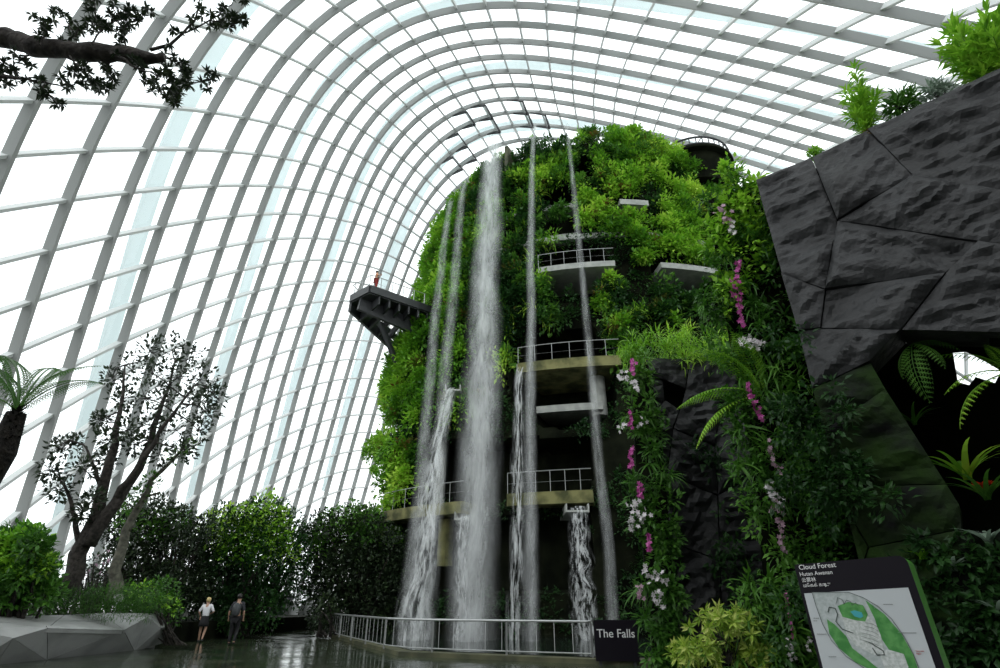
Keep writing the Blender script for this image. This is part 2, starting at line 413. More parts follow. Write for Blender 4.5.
# opened vent lights high over the mountain: dark frames tilted out of the grid
def vent(i, j):
    c = [dome(i, j), dome(i+1, j), dome(i+1, j+1), dome(i, j+1)]; n_ = dome_n(i+.5, j+.5)
    q = [c[0]-n_*.25, c[1]-n_*.25, c[2]-n_*1.0, c[3]-n_*1.0]
    m = MB()
    for a, b in ((0, 1), (1, 2), (2, 3), (3, 0)): m.beam(q[a], q[b], .16, .3, n_)
    f = m.build('vent_window', M_dark, shell, attr=False)
    m = MB(); m.add([x for x in q], [(0, 1, 2, 3)]); m.build('pane', M_glass, f, attr=False)
for i, j in ((13, 5), (13, 6), (14, 6), (13, 8), (14, 4), (15, 3), (15, 4), (14, 8), (14, 9)): vent(i, j)
for k, i in enumerate((3.55, 7.5, 11.45, 15.4)):
    js = np.arange(-16, JT-2, .5); ia = i+.2-.05*(js-6); P = dome(ia, js); N = dome_n(ia, js)
    q = P[:, 2] > -1
    m = MB(); m.sweep((P+N*1.5)[q], [(-.8, -.12), (.8, -.12), (.8, .12), (-.8, .12)], N[q])
    o = m.build('trim_%d' % (k+1), M_arch, attr=True)
    tag(o, 'glare-paled steel arch outside the glass, %s from the left edge of the picture' % ('nearest', 'second', 'third', 'fourth')[k], 'arch', kind='structure')

# ================================================================ GROUND
m = MB(); m.add([(-60, -5, 0), (60, -5, 0), (60, 110, 0), (-60, 110, 0)], [(0, 1, 2, 3)])
tag(m.build('floor', M_floor, attr=False), 'wet dark slate garden path reflecting the bright glass', 'path', kind='structure')

m = MB(); m.box((-26, -9, 0), (26, -7.5, 13)); m.box((24, -9, 0), (25.5, 12, 13))  # unseen dark walls added behind and beside the camera to shade the garden
tag(m.build('unseen_shade_wall', M_soil, attr=False), 'unseen dark wall added behind and right of the viewer to shade the garden', 'wall', kind='structure')
def prism(m, poly, z0, z1):
    n = len(poly); V = [(x, y, z0) for x, y in poly]+[(x, y, z1) for x, y in poly]
    m.add(V, [tuple(range(n))[::-1], tuple(range(n, 2*n))]+[(k, (k+1) % n, (k+1) % n+n, k+n) for k in range(n)])
m = MB(); prism(m, [(-14.6, 16), (-13.6, 25), (-13.2, 32), (-11.5, 40), (-10.5, 52), (-34, 60), (-34, 12)], -.2, .75)
tag(m.build('trim_5', M_soil, attr=False), 'raised dark soil bed along the left side of the path', 'planting bed', kind='structure')
m = MB(); prism(m, [(3.2, 17.0), (-3.2, 19.9), (-8.2, 30.2), (-8.6, 34), (-5, 40), (24, 40), (24, 17)], -.2, .12)
tag(m.build('trim_6', M_kerb, attr=False), 'low mossy concrete kerb around the pool behind the railing', 'kerb', kind='structure')

# ================================================================ MOUNTAIN
SIL = [(360, 508), (371, 450), (382, 415), (388, 375), (404, 340), (414, 300), (428, 240), (446, 214), (468, 190), (481, 165), (501, 142)]
sil = np.array([at_y(x+5, y, 40) for x, y in SIL])
szl = sil[:, 2]; sxl = sil[:, 0]
ZT = 35.9
def axes(z):
    z = np.asarray(z, float)
    xl = np.interp(z, np.concatenate([[0], szl]), np.concatenate([[sxl[0]-.6], sxl]))
    xr = np.interp(z, [0, 20, 30, 36], [27, 24.5, 22, 19.5])
    yf = np.interp(z, [0, 12, 24, 36], [27.3, 28.8, 31.0, 33.8])
    return (xl+xr)/2, (xr-xl)/2, 43.0, 43.0-yf
def msurf(th, z, push=0):
    cx, rx, cy, ry = axes(z)
    b = (vnoise(np.stack([cx+rx*np.cos(th), cy-ry*np.sin(th), z+0*th], -1), .28, 3, 3)-.5)*1.3
    rx = rx+b-push; ry = ry+b-push
    return np.stack([cx+rx*np.cos(th), cy-ry*np.sin(th), z+0*th], -1)
def mnorm(th, z):
    cx, rx, cy, ry = axes(z)
    return unit(np.stack([np.cos(th)*ry, -np.sin(th)*rx, 0*th+.2*rx], -1))
def mhit(px, py):
    d = ray(px, py)
    for t in np.arange(15, 80, .1):
        P = CAM+d*t
        if P[2] > 36: continue
        cx, rx, cy, ry = axes(P[2])
        if ((P[0]-cx)/rx)**2+((P[1]-cy)/ry)**2 < 1: break
    return P, math.atan2((cy-P[1])/ry, (P[0]-cx)/rx)
RECESS = [([(511, 402), (519, 355), (540, 333), (592, 327), (610, 348), (616, 385), (616, 405), (604, 420), (570, 428), (536, 424), (530, 405)], 3.2),
          ([(540, 262), (552, 250), (590, 243), (612, 258), (612, 280), (590, 302), (548, 300)], 2.6),
          ([(650, 255), (675, 258), (710, 275), (712, 300), (680, 300), (655, 290)], 2.2),
          ([(540, 190), (578, 185), (580, 240), (542, 247)], 1.8),
          ([(573, 158), (592, 155), (596, 185), (575, 188)], 2.2),
          ([(618, 195), (645, 200), (645, 215), (618, 213)], 1.5),
          ([(503, 205), (520, 205), (520, 225), (503, 228)], 1.5),
          ([(362, 468), (384, 452), (393, 480), (392, 520), (366, 520)], 2.0),
          ([(380, 425), (396, 405), (400, 430), (388, 446)], 1.6),
          ([(425, 440), (590, 438), (592, 500), (412, 508)], 3.0),
          ([(412, 525), (590, 512), (592, 590), (412, 590)], 1.6),
          ([(466, 340), (500, 345), (508, 400), (470, 400)], 1.5)]
ths = np.linspace(.02, math.pi+.35, 330); zs = np.linspace(-.2, ZT, 175)
TH, ZZ = np.meshgrid(ths, zs, indexing='ij')
P0 = msurf(TH, ZZ); px_, py_ = project(P0)
push = np.zeros(TH.shape)
for poly, dpt in RECESS: push = np.where(in_poly(px_, py_, poly), dpt, push)
MS = msurf(TH, ZZ, push)
mount = empty('planted_mountain', (9, 43, 0), 'towering dark mountain tower wrapped in hanging plants under the glass vault', 'mountain')
m = MB()
a, b = TH.shape
idx = np.arange(a*b).reshape(a, b)
m.add_arr(MS.reshape(-1, 3), np.stack([idx[:-1, :-1], idx[1:, :-1], idx[1:, 1:], idx[:-1, 1:]], -1).reshape(-1, 4), .5)
# domed top
cx, rx, cy, ry = axes(ZT)
tt = np.linspace(0, 2*np.pi, 49)[:-1]
top = [np.stack([cx+rx*.99*f*np.cos(tt), cy-ry*.99*f*np.sin(tt), 0*tt+ZT-.2+.9*(1-f*f)], -1) for f in (1, .7, .4, .05)]
V = np.concatenate(top); k = np.arange(48); k2 = (k+1) % 48
m.add_arr(V, np.concatenate([np.stack([r*48+k, r*48+k2, (r+1)*48+k2, (r+1)*48+k], 1) for r in range(3)]), .5)
m.build('rock_core', M_soil, mount, smooth=False, attr=False)

def ring(name, mat, pxs, zc, out, depth, th, parent=mount, rail=False):
    """balcony slab following the mountain; pxs = two image columns it spans at height zc"""
    t0, t1 = [mhit(*p)[1] for p in pxs]
    tt = np.linspace(t0, t1, 24)
    cx, rx, cy, ry = axes(zc)
    o = np.stack([cx+(rx+out)*np.cos(tt), cy-(ry+out)*np.sin(tt), 0*tt+zc], -1)
    i_ = np.stack([cx+(rx+out-depth)*np.cos(tt), cy-(ry+out-depth)*np.sin(tt), 0*tt+zc], -1)
    m = MB(); V = np.concatenate([o, i_, o-[0, 0, th], i_-[0, 0, th]]); n = 24; k = np.arange(n-1)
    Q = [np.stack([k+a_, k+1+a_, k+1+b_, k+b_], 1) for a_, b_ in ((0, n), (n, 3*n), (3*n, 2*n), (2*n, 0))]
    m.add_arr(V, np.concatenate(Q), .5)
    m.add([V[0], V[n], V[3*n], V[2*n]], [(0, 1, 2, 3)]); m.add([V[n-1], V[2*n-1], V[4*n-1], V[3*n-1]], [(0, 1, 2, 3)])
    s = m.build(name, mat, parent, attr=False)
    if rail:
        m = MB(); q = o+(i_-o)*.04/depth*3
        m.tube(q+[0, 0, 1.05], .022, 6)
        m.tube(q+[0, 0, .5], .008, 4)
        for k_ in range(0, 24, 4): m.tube([q[k_], q[k_]+[0, 0, 1.05]], .016, 5)
        m.build('railing', M_steel, s, attr=False)
    return s
zz = lambda px, py: mhit(px, py)[0][2]
ring('balcony_slab', M_conc, [(543, 286), (613, 272)], zz(580, 272), 1.1, 3.5, .4, rail=True)
ring('balcony_slab', M_conc, [(655, 270), (712, 276)], zz(680, 272), .9, 3.2, .4)
ring('balcony_slab', M_conc, [(618, 210), (645, 212)], zz(630, 207), .8, 2.4, .45)
ring('balcony_slab', M_conc, [(541, 237), (578, 230)], zz(560, 232), -.3, 2.4, .7)
ring('balcony_slab', M_conc, [(503, 222), (520, 216)], zz(511, 218), .4, 2.4, .5)
ring('balcony_slab', M_conc, [(540, 204), (575, 200)], zz(560, 200), -.5, 2.0, .4)
ring('walkway', M_conc_moss, [(525, 372), (618, 364)], zz(572, 366), 1.2, 4.2, .6, rail=True)
ring('walkway_floor_slab', M_conc, [(535, 405), (603, 402)], zz(570, 402), -.35, 3.0, .4)
ring('walkway', M_conc_moss, [(400, 516), (476, 508)], zz(440, 508), 1.3, 4.4, .6, rail=True)
ring('walkway', M_conc_moss, [(517, 502), (594, 496)], zz(555, 496), 1.3, 4.4, .6, rail=True)
ring('walkway', M_conc_moss, [(432, 398), (471, 392)], zz(450, 394), .5, 3.0, .5)
ring('balcony_slab', M_conc, [(368, 521), (388, 517)], zz(378, 517), .5, 2.5, .4, rail=True)
ring('balcony_slab', M_conc, [(381, 432), (396, 428)], zz(388, 428), .5, 2.0, .4)
def column(px, y0, y1, r, mat, push_=1.2):
    P, th = mhit(px, y1); Pt, _ = mhit(px, y0)
    n_ = mnorm(np.array(th), np.array(P[2]))
    b_ = P-n_*push_
    m = MB(); m.tube([[b_[0], b_[1], P[2]], [b_[0], b_[1], Pt[2]]], r, 16)
    m.build('column', mat, mount, smooth=False, attr=False)
column(424, 432, 506, .33, M_conc)
column(441, 520, 566, .42, M_conc_moss, .3)
column(601, 372, 410, .45, M_conc)
# concrete fins and spouts that throw the falls off the rim
for px, py, h in ((513, 168, 34), (541, 150, 22), (566, 140, 10)):
    P, th = mhit(px, py); n_ = mnorm(np.array(th), np.array(P[2])); n_[2] = 0; n_ = unit(n_)
    m = MB(); q = P+n_*.2; m.beam(q-[0, 0, h/28], q+[0, 0, h/28+.3], .3, 1.9, n_)
    m.build('water_spout', M_kerb, mount, attr=False)
# viewing drum on the summit
dc = at_y(691, 175, 37.5)
m = MB(); A_ = np.linspace(0, 2*np.pi, 41)
for rr, dz in ((3.4, 1.1), (3.4, .4)): m.tube(np.stack([dc[0]+rr*np.cos(A_), dc[1]+rr*np.sin(A_), 0*A_+dc[2]+dz], -1), .09, 6)
for t in A_[:-1]: m.tube([dc+[3.4*math.cos(t), 3.4*math.sin(t), .0], dc+[3.4*math.cos(t), 3.4*math.sin(t), 1.15]], .05, 5)
m.build('summit_railing', M_dark, mount, attr=False)
m = MB(); m.tube([dc-[0, 0, 3.0], dc+[0, 0, .1]], 3.1, 36); m.tube([dc+[0, 0, -.1], dc+[0, 0, .12]], 3.65, 36)
m.build('summit_drum', M_soil, mount, attr=False)

# ---- mountain foliage
FOL = [(500, 128), (520, 134), (560, 132), (640, 126), (668, 150), (700, 165), (735, 158), (775, 170), (800, 420), (640, 370), (616, 428), (612, 345), (592, 322), (540, 328), (515, 350), (508, 400), (440, 432), (428, 470), (404, 510), (404, 560), (350, 565), (350, 440), (380, 350), (404, 270), (440, 170)]
def many_clumps(mb, C, N, rad, per, size, tpl, tint, droop=.0, tris=None, tv=.25):
    C = np.repeat(C, per, 0); N = np.repeat(N, per, 0); rad = np.repeat(rad, per); tint = np.repeat(tint, per)
    n = len(C)
    d = unit(rng.normal(size=(n, 3))+N*.9)
    p = C+d*(rad*rng.random(n)**.45)[:, None]
    dv = unit(d+rng.normal(size=(n, 3))*.4+[0, 0, .25-droop])
    up = unit(rng.normal(size=(n, 3))*.3+[0, 0, 1]+N*.5)
    s = np.repeat(size, per)*rng.uniform(.65, 1.35, n)
    if tris is None: inst(mb, tpl, p, dv, up, s, np.clip(tint+rng.uniform(-tv, tv, n), 0, 1))
    else: inst(mb, tpl, p, dv, up, s, np.clip(tint+rng.uniform(-tv, tv, n), 0, 1), tris)
def sample_mount(n):
    t = rng.uniform(.05, math.pi+.3, n); z = rng.uniform(.3, ZT+.3, n)
    P = msurf(t, z); N = mnorm(t, z); px, py = project(P)
    return t, z, P, N, px, py
def outside_recess(px, py):
    k = np.ones(len(px), bool)
    for poly, _ in RECESS: k &= ~in_poly(px, py, poly)
    return k
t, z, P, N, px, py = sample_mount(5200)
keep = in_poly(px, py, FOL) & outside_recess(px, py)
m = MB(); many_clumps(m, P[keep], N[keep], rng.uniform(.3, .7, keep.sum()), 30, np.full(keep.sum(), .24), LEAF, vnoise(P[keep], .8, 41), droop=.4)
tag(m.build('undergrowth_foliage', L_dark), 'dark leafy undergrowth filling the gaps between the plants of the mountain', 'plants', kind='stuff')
t, z, P, N, px, py = sample_mount(9000)
keep = in_poly(px, py, FOL) & outside_recess(px, py) & (vnoise(P, .6, 5, 3) > .45)
t, z, P, N, px, py = [q[keep] for q in (t, z, P, N, px, py)]
spec = vnoise(P, .22, 9, 2)+rng.normal(size=len(P))*.05
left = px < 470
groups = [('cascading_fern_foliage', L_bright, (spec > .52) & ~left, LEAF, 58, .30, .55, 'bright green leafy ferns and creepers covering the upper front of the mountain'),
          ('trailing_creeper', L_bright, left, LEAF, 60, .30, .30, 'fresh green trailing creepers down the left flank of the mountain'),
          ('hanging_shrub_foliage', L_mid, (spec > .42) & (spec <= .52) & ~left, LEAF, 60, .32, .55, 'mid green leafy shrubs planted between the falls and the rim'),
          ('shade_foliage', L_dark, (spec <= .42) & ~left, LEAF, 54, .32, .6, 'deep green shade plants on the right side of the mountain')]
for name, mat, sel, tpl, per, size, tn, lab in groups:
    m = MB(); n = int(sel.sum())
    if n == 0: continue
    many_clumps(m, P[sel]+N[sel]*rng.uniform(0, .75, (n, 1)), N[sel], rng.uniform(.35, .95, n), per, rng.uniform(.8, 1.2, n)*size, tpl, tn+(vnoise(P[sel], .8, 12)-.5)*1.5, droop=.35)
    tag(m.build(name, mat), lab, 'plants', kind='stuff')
sel = (rng.random(len(P)) < .13) & ~left
m = MB(); many_clumps(m, P[sel]+N[sel]*.5, N[sel], rng.uniform(.2, .4, sel.sum()), 26, np.full(sel.sum(), .75), BLADE, rng.uniform(.3, 1, sel.sum()), droop=.3)
tag(m.build('grassy_foliage', L_bright), 'arching grassy tufts scattered over the front of the mountain', 'plants', kind='stuff')
sel = rng.random(len(P)) < .07
m = MB(); many_clumps(m, P[sel]+N[sel]*.5, N[sel], rng.uniform(.3, .6, sel.sum()), 34, np.full(sel.sum(), .32), LEAF, np.full(sel.sum(), .5))
tag(m.build('bronze_foliage', L_bronze), 'scattered bronze and orange leaved plants dotted over the mountain', 'plants', kind='stuff')
# sparse moss and small ferns on the dark lower wall
t, z, P, N, px, py = sample_mount(15000)
LOW = [(404, 430), (508, 402), (616, 410), (700, 400), (700, 650), (395, 650), (395, 560)]
keep = in_poly(px, py, LOW) & outside_recess(px, py) & (vnoise(P, .6, 31, 2) > .43)
m = MB(); many_clumps(m, P[keep], N[keep], rng.uniform(.15, .5, keep.sum()), 16, np.full(keep.sum(), .2), LEAF, np.full(keep.sum(), .35), droop=.3)
tag(m.build('moss', L_dark), 'thin dark moss and small ferns on the wet wall behind the falls', 'moss', kind='stuff')

# ================================================================ WATERFALLS
def uvmesh(name, sheets, mat, parent=None):
    V = []; Fc = []; UV = []; n0 = 0
    for G, U in sheets:
        a, b = G.shape[:2]; idx = n0+np.arange(a*b).reshape(a, b)
        V.append(G.reshape(-1, 3)); UV.append(U.reshape(-1, 2)); n0 += a*b
        Fc.append(np.stack([idx[:-1, :-1], idx[1:, :-1], idx[1:, 1:], idx[:-1, 1:]], -1).reshape(-1, 4))
    V = np.concatenate(V); Fc = np.concatenate(Fc); UV = np.concatenate(UV)
    me = bpy.data.meshes.new(name); me.vertices.add(len(V)); me.vertices.foreach_set('co', V.astype(np.float32).ravel())
    me.loops.add(Fc.size); me.loops.foreach_set('vertex_index', Fc.ravel().astype(np.int32))
    me.polygons.add(len(Fc)); me.polygons.foreach_set('loop_start', (np.arange(len(Fc))*4).astype(np.int32))
    me.polygons.foreach_set('use_smooth', np.ones(len(Fc), bool)); me.update(calc_edges=True)
    l = me.uv_layers.new(name='UVMap'); l.data.foreach_set('uv', UV[Fc.ravel()].astype(np.float32).ravel())
    me.materials.append(mat)
    o = bpy.data.objects.new(name, me); col.objects.link(o)
    if parent: o.parent = parent
    return o
def fall(top, Yt, bot, Yb, w0, w1, mat, label, layers=2, wp=1.0, seed=0):
    A = at_y(*top, Yt); B = at_y(*bot, Yb); B[2] = max(B[2], .1)
    s = np.linspace(0, 1, 60); hz = s**.6
    C = np.stack([A[0]+(B[0]-A[0])*hz, A[1]+(B[1]-A[1])*hz, A[2]+(B[2]-A[2])*s], -1)
    w = w0+(w1-w0)*s**wp
    sheets = []
    u = np.linspace(0, 1, 13)
    for L in range(layers):
        dep = (L-(layers-1)/2)/max(1, layers-1)
        wob = (vnoise(np.stack([s*9, s*0+L*3, s*0+seed], -1), 1)-.5)*.25*w
        G = np.zeros((60, 13, 3))
        G[:, :, 0] = C[:, 0:1]+(u[None]-.5)*w[:, None]+wob[:, None]
        G[:, :, 1] = C[:, 1:2]-dep*w[:, None]*.7*np.sin(np.pi*u)[None]
        G[:, :, 2] = C[:, 2:3]
        U = np.zeros((60, 13, 2)); U[:, :, 0] = u[None]; U[:, :, 1] = s[:, None]+L*3.3+seed*1.7
        U[:, :, 0] += 0
        sheets.append((G, U))
    o = uvmesh('waterfall', sheets, mat)
    return tag(o, label, 'waterfall', 'waterfalls pouring down the planted mountain')
fall((453, 200), 33.6, (405, 640), 26.2, .55, 1.0, W_thin, 'thin faint waterfall nearest the left edge of the mountain', 2, seed=1)
fall((468, 176), 33.2, (424, 643), 25.8, .6, 1.1, W_thin, 'slim waterfall falling just left of the widest misty fall', 2, seed=2)
fall((497, 141), 32.4, (471, 652), 25.0, 1.55, 2.25, W_mist, 'widest misty white waterfall dropping from the rim of the mountain', 3, wp=.6, seed=3)
fall((536, 127), 32.2, (531, 657), 24.6, .42, .8, W_thin, 'narrow white waterfall falling right of the widest fall, from rim to pool', 3, seed=4)
fall((566, 125), 32.2, (616, 645), 25.4, .34, .7, W_thin, 'rightmost thin waterfall from the rim, slanting towards the falls sign', 2, seed=5)
fall((453, 389), 30.0, (412, 646), 25.4, .75, 1.75, W_strand, 'rope-like waterfall poured from the left ledge halfway down', 3, seed=6)
fall((521, 368), 29.3, (516, 650), 25.6, .6, .9, W_strand, 'narrow stranded waterfall starting at the end of the stained walkway', 2, seed=7)
fall((465, 515), 27.6, (460, 648), 25.7, .85, .95, W_strand, 'short waterfall from the lower ledge behind the widest fall', 2, seed=8)
fall((577, 507), 27.0, (588, 650), 25.6, .95, 1.35, W_strand, 'short broad waterfall from the box spout under the lower right walkway', 2, seed=9)
def spout(px, py, Y, w):
    P = at_y(px, py, Y); m = MB()
    m.box(P+[-w/2, -.15, -.35], P+[w/2, 2.8, -.25]); m.box(P+[-w/2-.06, -.15, -.35], P+[-w/2, 2.8, .05]); m.box(P+[w/2, -.15, -.35], P+[w/2+.06, 2.8, .05])
    m.build('water_spout', M_conc, mount, attr=False)
for a in ((453, 386, 30.2, .8), (521, 366, 29.5, .4), (465, 513, 27.8, .9), (577, 505, 27.2, 1.0)): spout(*a)

# pool
m = MB(); prism(m, [(2.6, 17.8), (-2.9, 20.4), (-7.6, 30.2), (-7.6, 33), (22, 33), (22, 17.8)], .0, .14)
m2, n_, l_, b_ = new_mat('dark_pool_water'); b_.inputs['Base Color'].default_value = (.01, .015, .012, 1); b_.inputs['Roughness'].default_value = .12
z_ = n_.new('ShaderNodeTexNoise'); z_.inputs['Scale'].default_value = 2.2; t_ = n_.new('ShaderNodeTexCoord'); bp_ = n_.new('ShaderNodeBump'); bp_.inputs['Strength'].default_value = .5
l_.new(t_.outputs['Object'], z_.inputs['Vector']); l_.new(z_.outputs['Fac'], bp_.inputs['Height']); l_.new(bp_.outputs[0], b_.inputs['Normal'])
tag(m.build('pool_water', m2, attr=False), 'dark rippling pool at the foot of the waterfalls', 'pool', kind='stuff')

# ================================================================ RAILING + THE FALLS SIGN
RP = [(-8.4, 30.7), (-6.6, 26.8), (-5.0, 23.5), (-3.9, 21.3), (-2.9, 20.1), (-1.2, 19.2), (.7, 18.4), (2.6, 17.7)]
rail = empty('railing', (-3, 22, 0), 'low stainless steel railing with slim bars around the waterfall pool', 'railing')
def cat(pts, n):
    pts = np.asarray(pts, float); d = np.concatenate([[0], np.cumsum(np.linalg.norm(np.diff(pts, axis=0), axis=1))])
    s = np.linspace(0, d[-1], n); return np.stack([np.interp(s, d, pts[:, k]) for k in range(pts.shape[1])], -1)
rp = cat([(x, y, 0) for x, y in RP], 120)
m = MB(); m.tube(rp+[0, 0, 1.02], .035, 8); m.build('handrail', M_steel, rail, smooth=True, attr=False)
m = MB(); m.tube(rp+[0, 0, .22], .018, 6); m.build('bottom_rail', M_steel, rail, attr=False)
for k in range(0, 120, 17):
    m = MB(); m.beam(rp[k]+[0, 0, .1], rp[k]+[0, 0, 1.0], .06, .02, (0, 1, 0)); m.build('post', M_steel, rail, attr=False)
for q in cat(rp, 34):
    m = MB(); m.tube([q+[0, 0, .22], q+[0, 0, 1.0]], .007, 4); m.build('bar', M_steel, rail, attr=False)

def text_mesh(s, size, M, mat, name, parent, extrude=.002, align='LEFT'):
    c = bpy.data.curves.new(name, 'FONT'); c.body = s; c.size = size; c.extrude = extrude; c.align_x = align; c.offset = size*.004
    t = bpy.data.objects.new(name, c); col.objects.link(t)
    dg = bpy.context.evaluated_depsgraph_get(); me = bpy.data.meshes.new_from_object(t.evaluated_get(dg))
    bpy.data.objects.remove(t)
    me.materials.clear(); me.materials.append(mat)
    o = bpy.data.objects.new(name, me); col.objects.link(o); o.parent = parent; o.matrix_local = M
    return o
M_signblack = solid('dark_purple_black_sign', (.010, .008, .013), rough=.5, spec=.2)
M_signwhite = solid('white_lettering', (.85, .85, .85), rough=.5)
fs = empty('falls_sign', (3.16, 17.0, 0), 'black sign reading The Falls at the end of the railing', 'sign', rz=R(-3))
m = MB(); m.box((-.58, -.05, .1), (.58, .05, 1.08)); o = m.build('sign_panel', M_signblack, None, attr=False); o.parent = fs
for x_ in (-.5, .42):
    m = MB(); m.box((x_, -.03, 0), (x_+.08, .03, .1)); o = m.build('foot', M_dark, None, attr=False); o.parent = fs
text_mesh('The Falls', .29, Matrix.Translation((0, -.053, .66)) @ Matrix.Rotation(R(90), 4, 'X'), M_signwhite, 'lettering', fs, align='CENTER')

# ================================================================ SKYWALK PLATFORM
ZD = 20.9
deck_px = [(370, 289), (351, 299), (379, 324), (408, 348), (440, 330), (434, 311)]
deck = [at_z(px, py, ZD) for px, py in deck_px]
sky = empty('viewing_platform', tuple(deck[0]), 'dark cantilevered viewing platform jutting left from the mountain high up', 'platform')
m = MB(); P_ = [tuple(p[:2]) for p in (deck[0], deck[1], deck[1]*.62+deck[2]*.38, deck[5]*.5+deck[4]*.5, deck[5])]
prism(m, P_, ZD-.35, ZD-.05); m.build('deck', M_dark, sky, attr=False)
m = MB()
for k in range(5): m.beam(deck[k], deck[k+1], .22, .55)
m.beam(deck[5], deck[0], .22, .55)
m.build('edge_beam', M_dark, sky, attr=False)
m = MB()
for f in (.15, .3, .45, .6, .75, .9):
    m.beam(deck[0]*(1-f)+deck[5]*f-[0, 0, .6], deck[1]*(1-f)+deck[3]*f-[0, 0, .9], .12, .7)
m.beam(deck[0]*.5+deck[1]*.5-[0, 0, .7], deck[4]*.5+deck[5]*.5-[0, 0, 1.4], .25, 1.1)
m.beam(deck[1]-[0, 0, .6], deck[3]-[0, 0, 1.1], .2, .8)
m.build('underframe', M_dark, sky, attr=False)
m = MB(); m.beam(at_y(380, 322, 34.5), at_y(397, 364, 36.2), .28, .28); m.build('strut', M_dark, sky, attr=False)
ex = [deck[5], deck[0], deck[1], deck[2]]
m = MB(); q = cat(ex, 40); m.tube(q+[0, 0, 1.15], .03, 6); m.tube(q+[0, 0, .6], .01, 4)
for k in range(0, 40, 3): m.tube([q[k], q[k]+[0, 0, 1.15]], .03, 5)
m.build('guard_rail', M_steel, sky, attr=False)

# ================================================================ PEOPLE
M_skin = solid('skin', (.50, .30, .21), rough=.55)
M_white_c = solid('white_cotton', (.72, .72, .74), rough=.85)
M_black_c = solid('black_cloth', (.012, .012, .014), rough=.85)
M_navy_c = solid('dark_grey_cloth', (.03, .032, .038), rough=.85)
M_blond = solid('blond_hair', (.62, .48, .22), rough=.6)
M_hair = solid('dark_hair', (.012, .009, .008), rough=.5)
M_orange_c = solid('peach_orange_cloth', (.75, .38, .22), rough=.85)
M_red_c = solid('maroon_cloth', (.28, .035, .03), rough=.85)
M_grey_c = solid('grey_backpack_cloth', (.06, .065, .07), rough=.8)
def skin_mesh(name, verts, edges, rad, mat, parent, sub=2, root=0):
    me = bpy.data.meshes.new(name); me.from_pydata([tuple(v) for v in verts], edges, [])
    o = bpy.data.objects.new(name, me); col.objects.link(o)
    o.modifiers.new('skin', 'SKIN').use_smooth_shade = True
    sl = me.skin_vertices[0].data if me.skin_vertices else None
    if sl is None:
        me.attributes; bpy.context.view_layer.objects.active = o
    for k, r_ in enumerate(rad): me.skin_vertices[0].data[k].radius = (r_, r_) if np.isscalar(r_) else r_
    for k in range(len(verts)): me.skin_vertices[0].data[k].use_root = (k == root)
    s = o.modifiers.new('sub', 'SUBSURF'); s.levels = sub; s.render_levels = sub
    dg = bpy.context.evaluated_depsgraph_get(); nm = bpy.data.meshes.new_from_object(o.evaluated_get(dg))
    bpy.data.objects.remove(o)
    for p in nm.polygons: p.use_smooth = True
    nm.materials.clear(); nm.materials.append(mat)
    o = bpy.data.objects.new(name, nm); col.objects.link(o); o.parent = parent
    return o
def ball(name, c, r, mat, parent, seg=16):
    m = MB(); u = np.linspace(0, np.pi, seg//2+1); v = np.linspace(0, 2*np.pi, seg+1)
    U, Vv = np.meshgrid(u, v, indexing='ij')
    P = np.stack([c[0]+r[0]*np.sin(U)*np.cos(Vv), c[1]+r[1]*np.sin(U)*np.sin(Vv), c[2]+r[2]*np.cos(U)], -1)
    a, b = U.shape; idx = np.arange(a*b).reshape(a, b)
    m.add_arr(P.reshape(-1, 3), np.stack([idx[:-1, :-1], idx[1:, :-1], idx[1:, 1:], idx[:-1, 1:]], -1).reshape(-1, 4), .5)
    o = m.build(name, mat, None, smooth=True, attr=False); o.parent = parent; return o
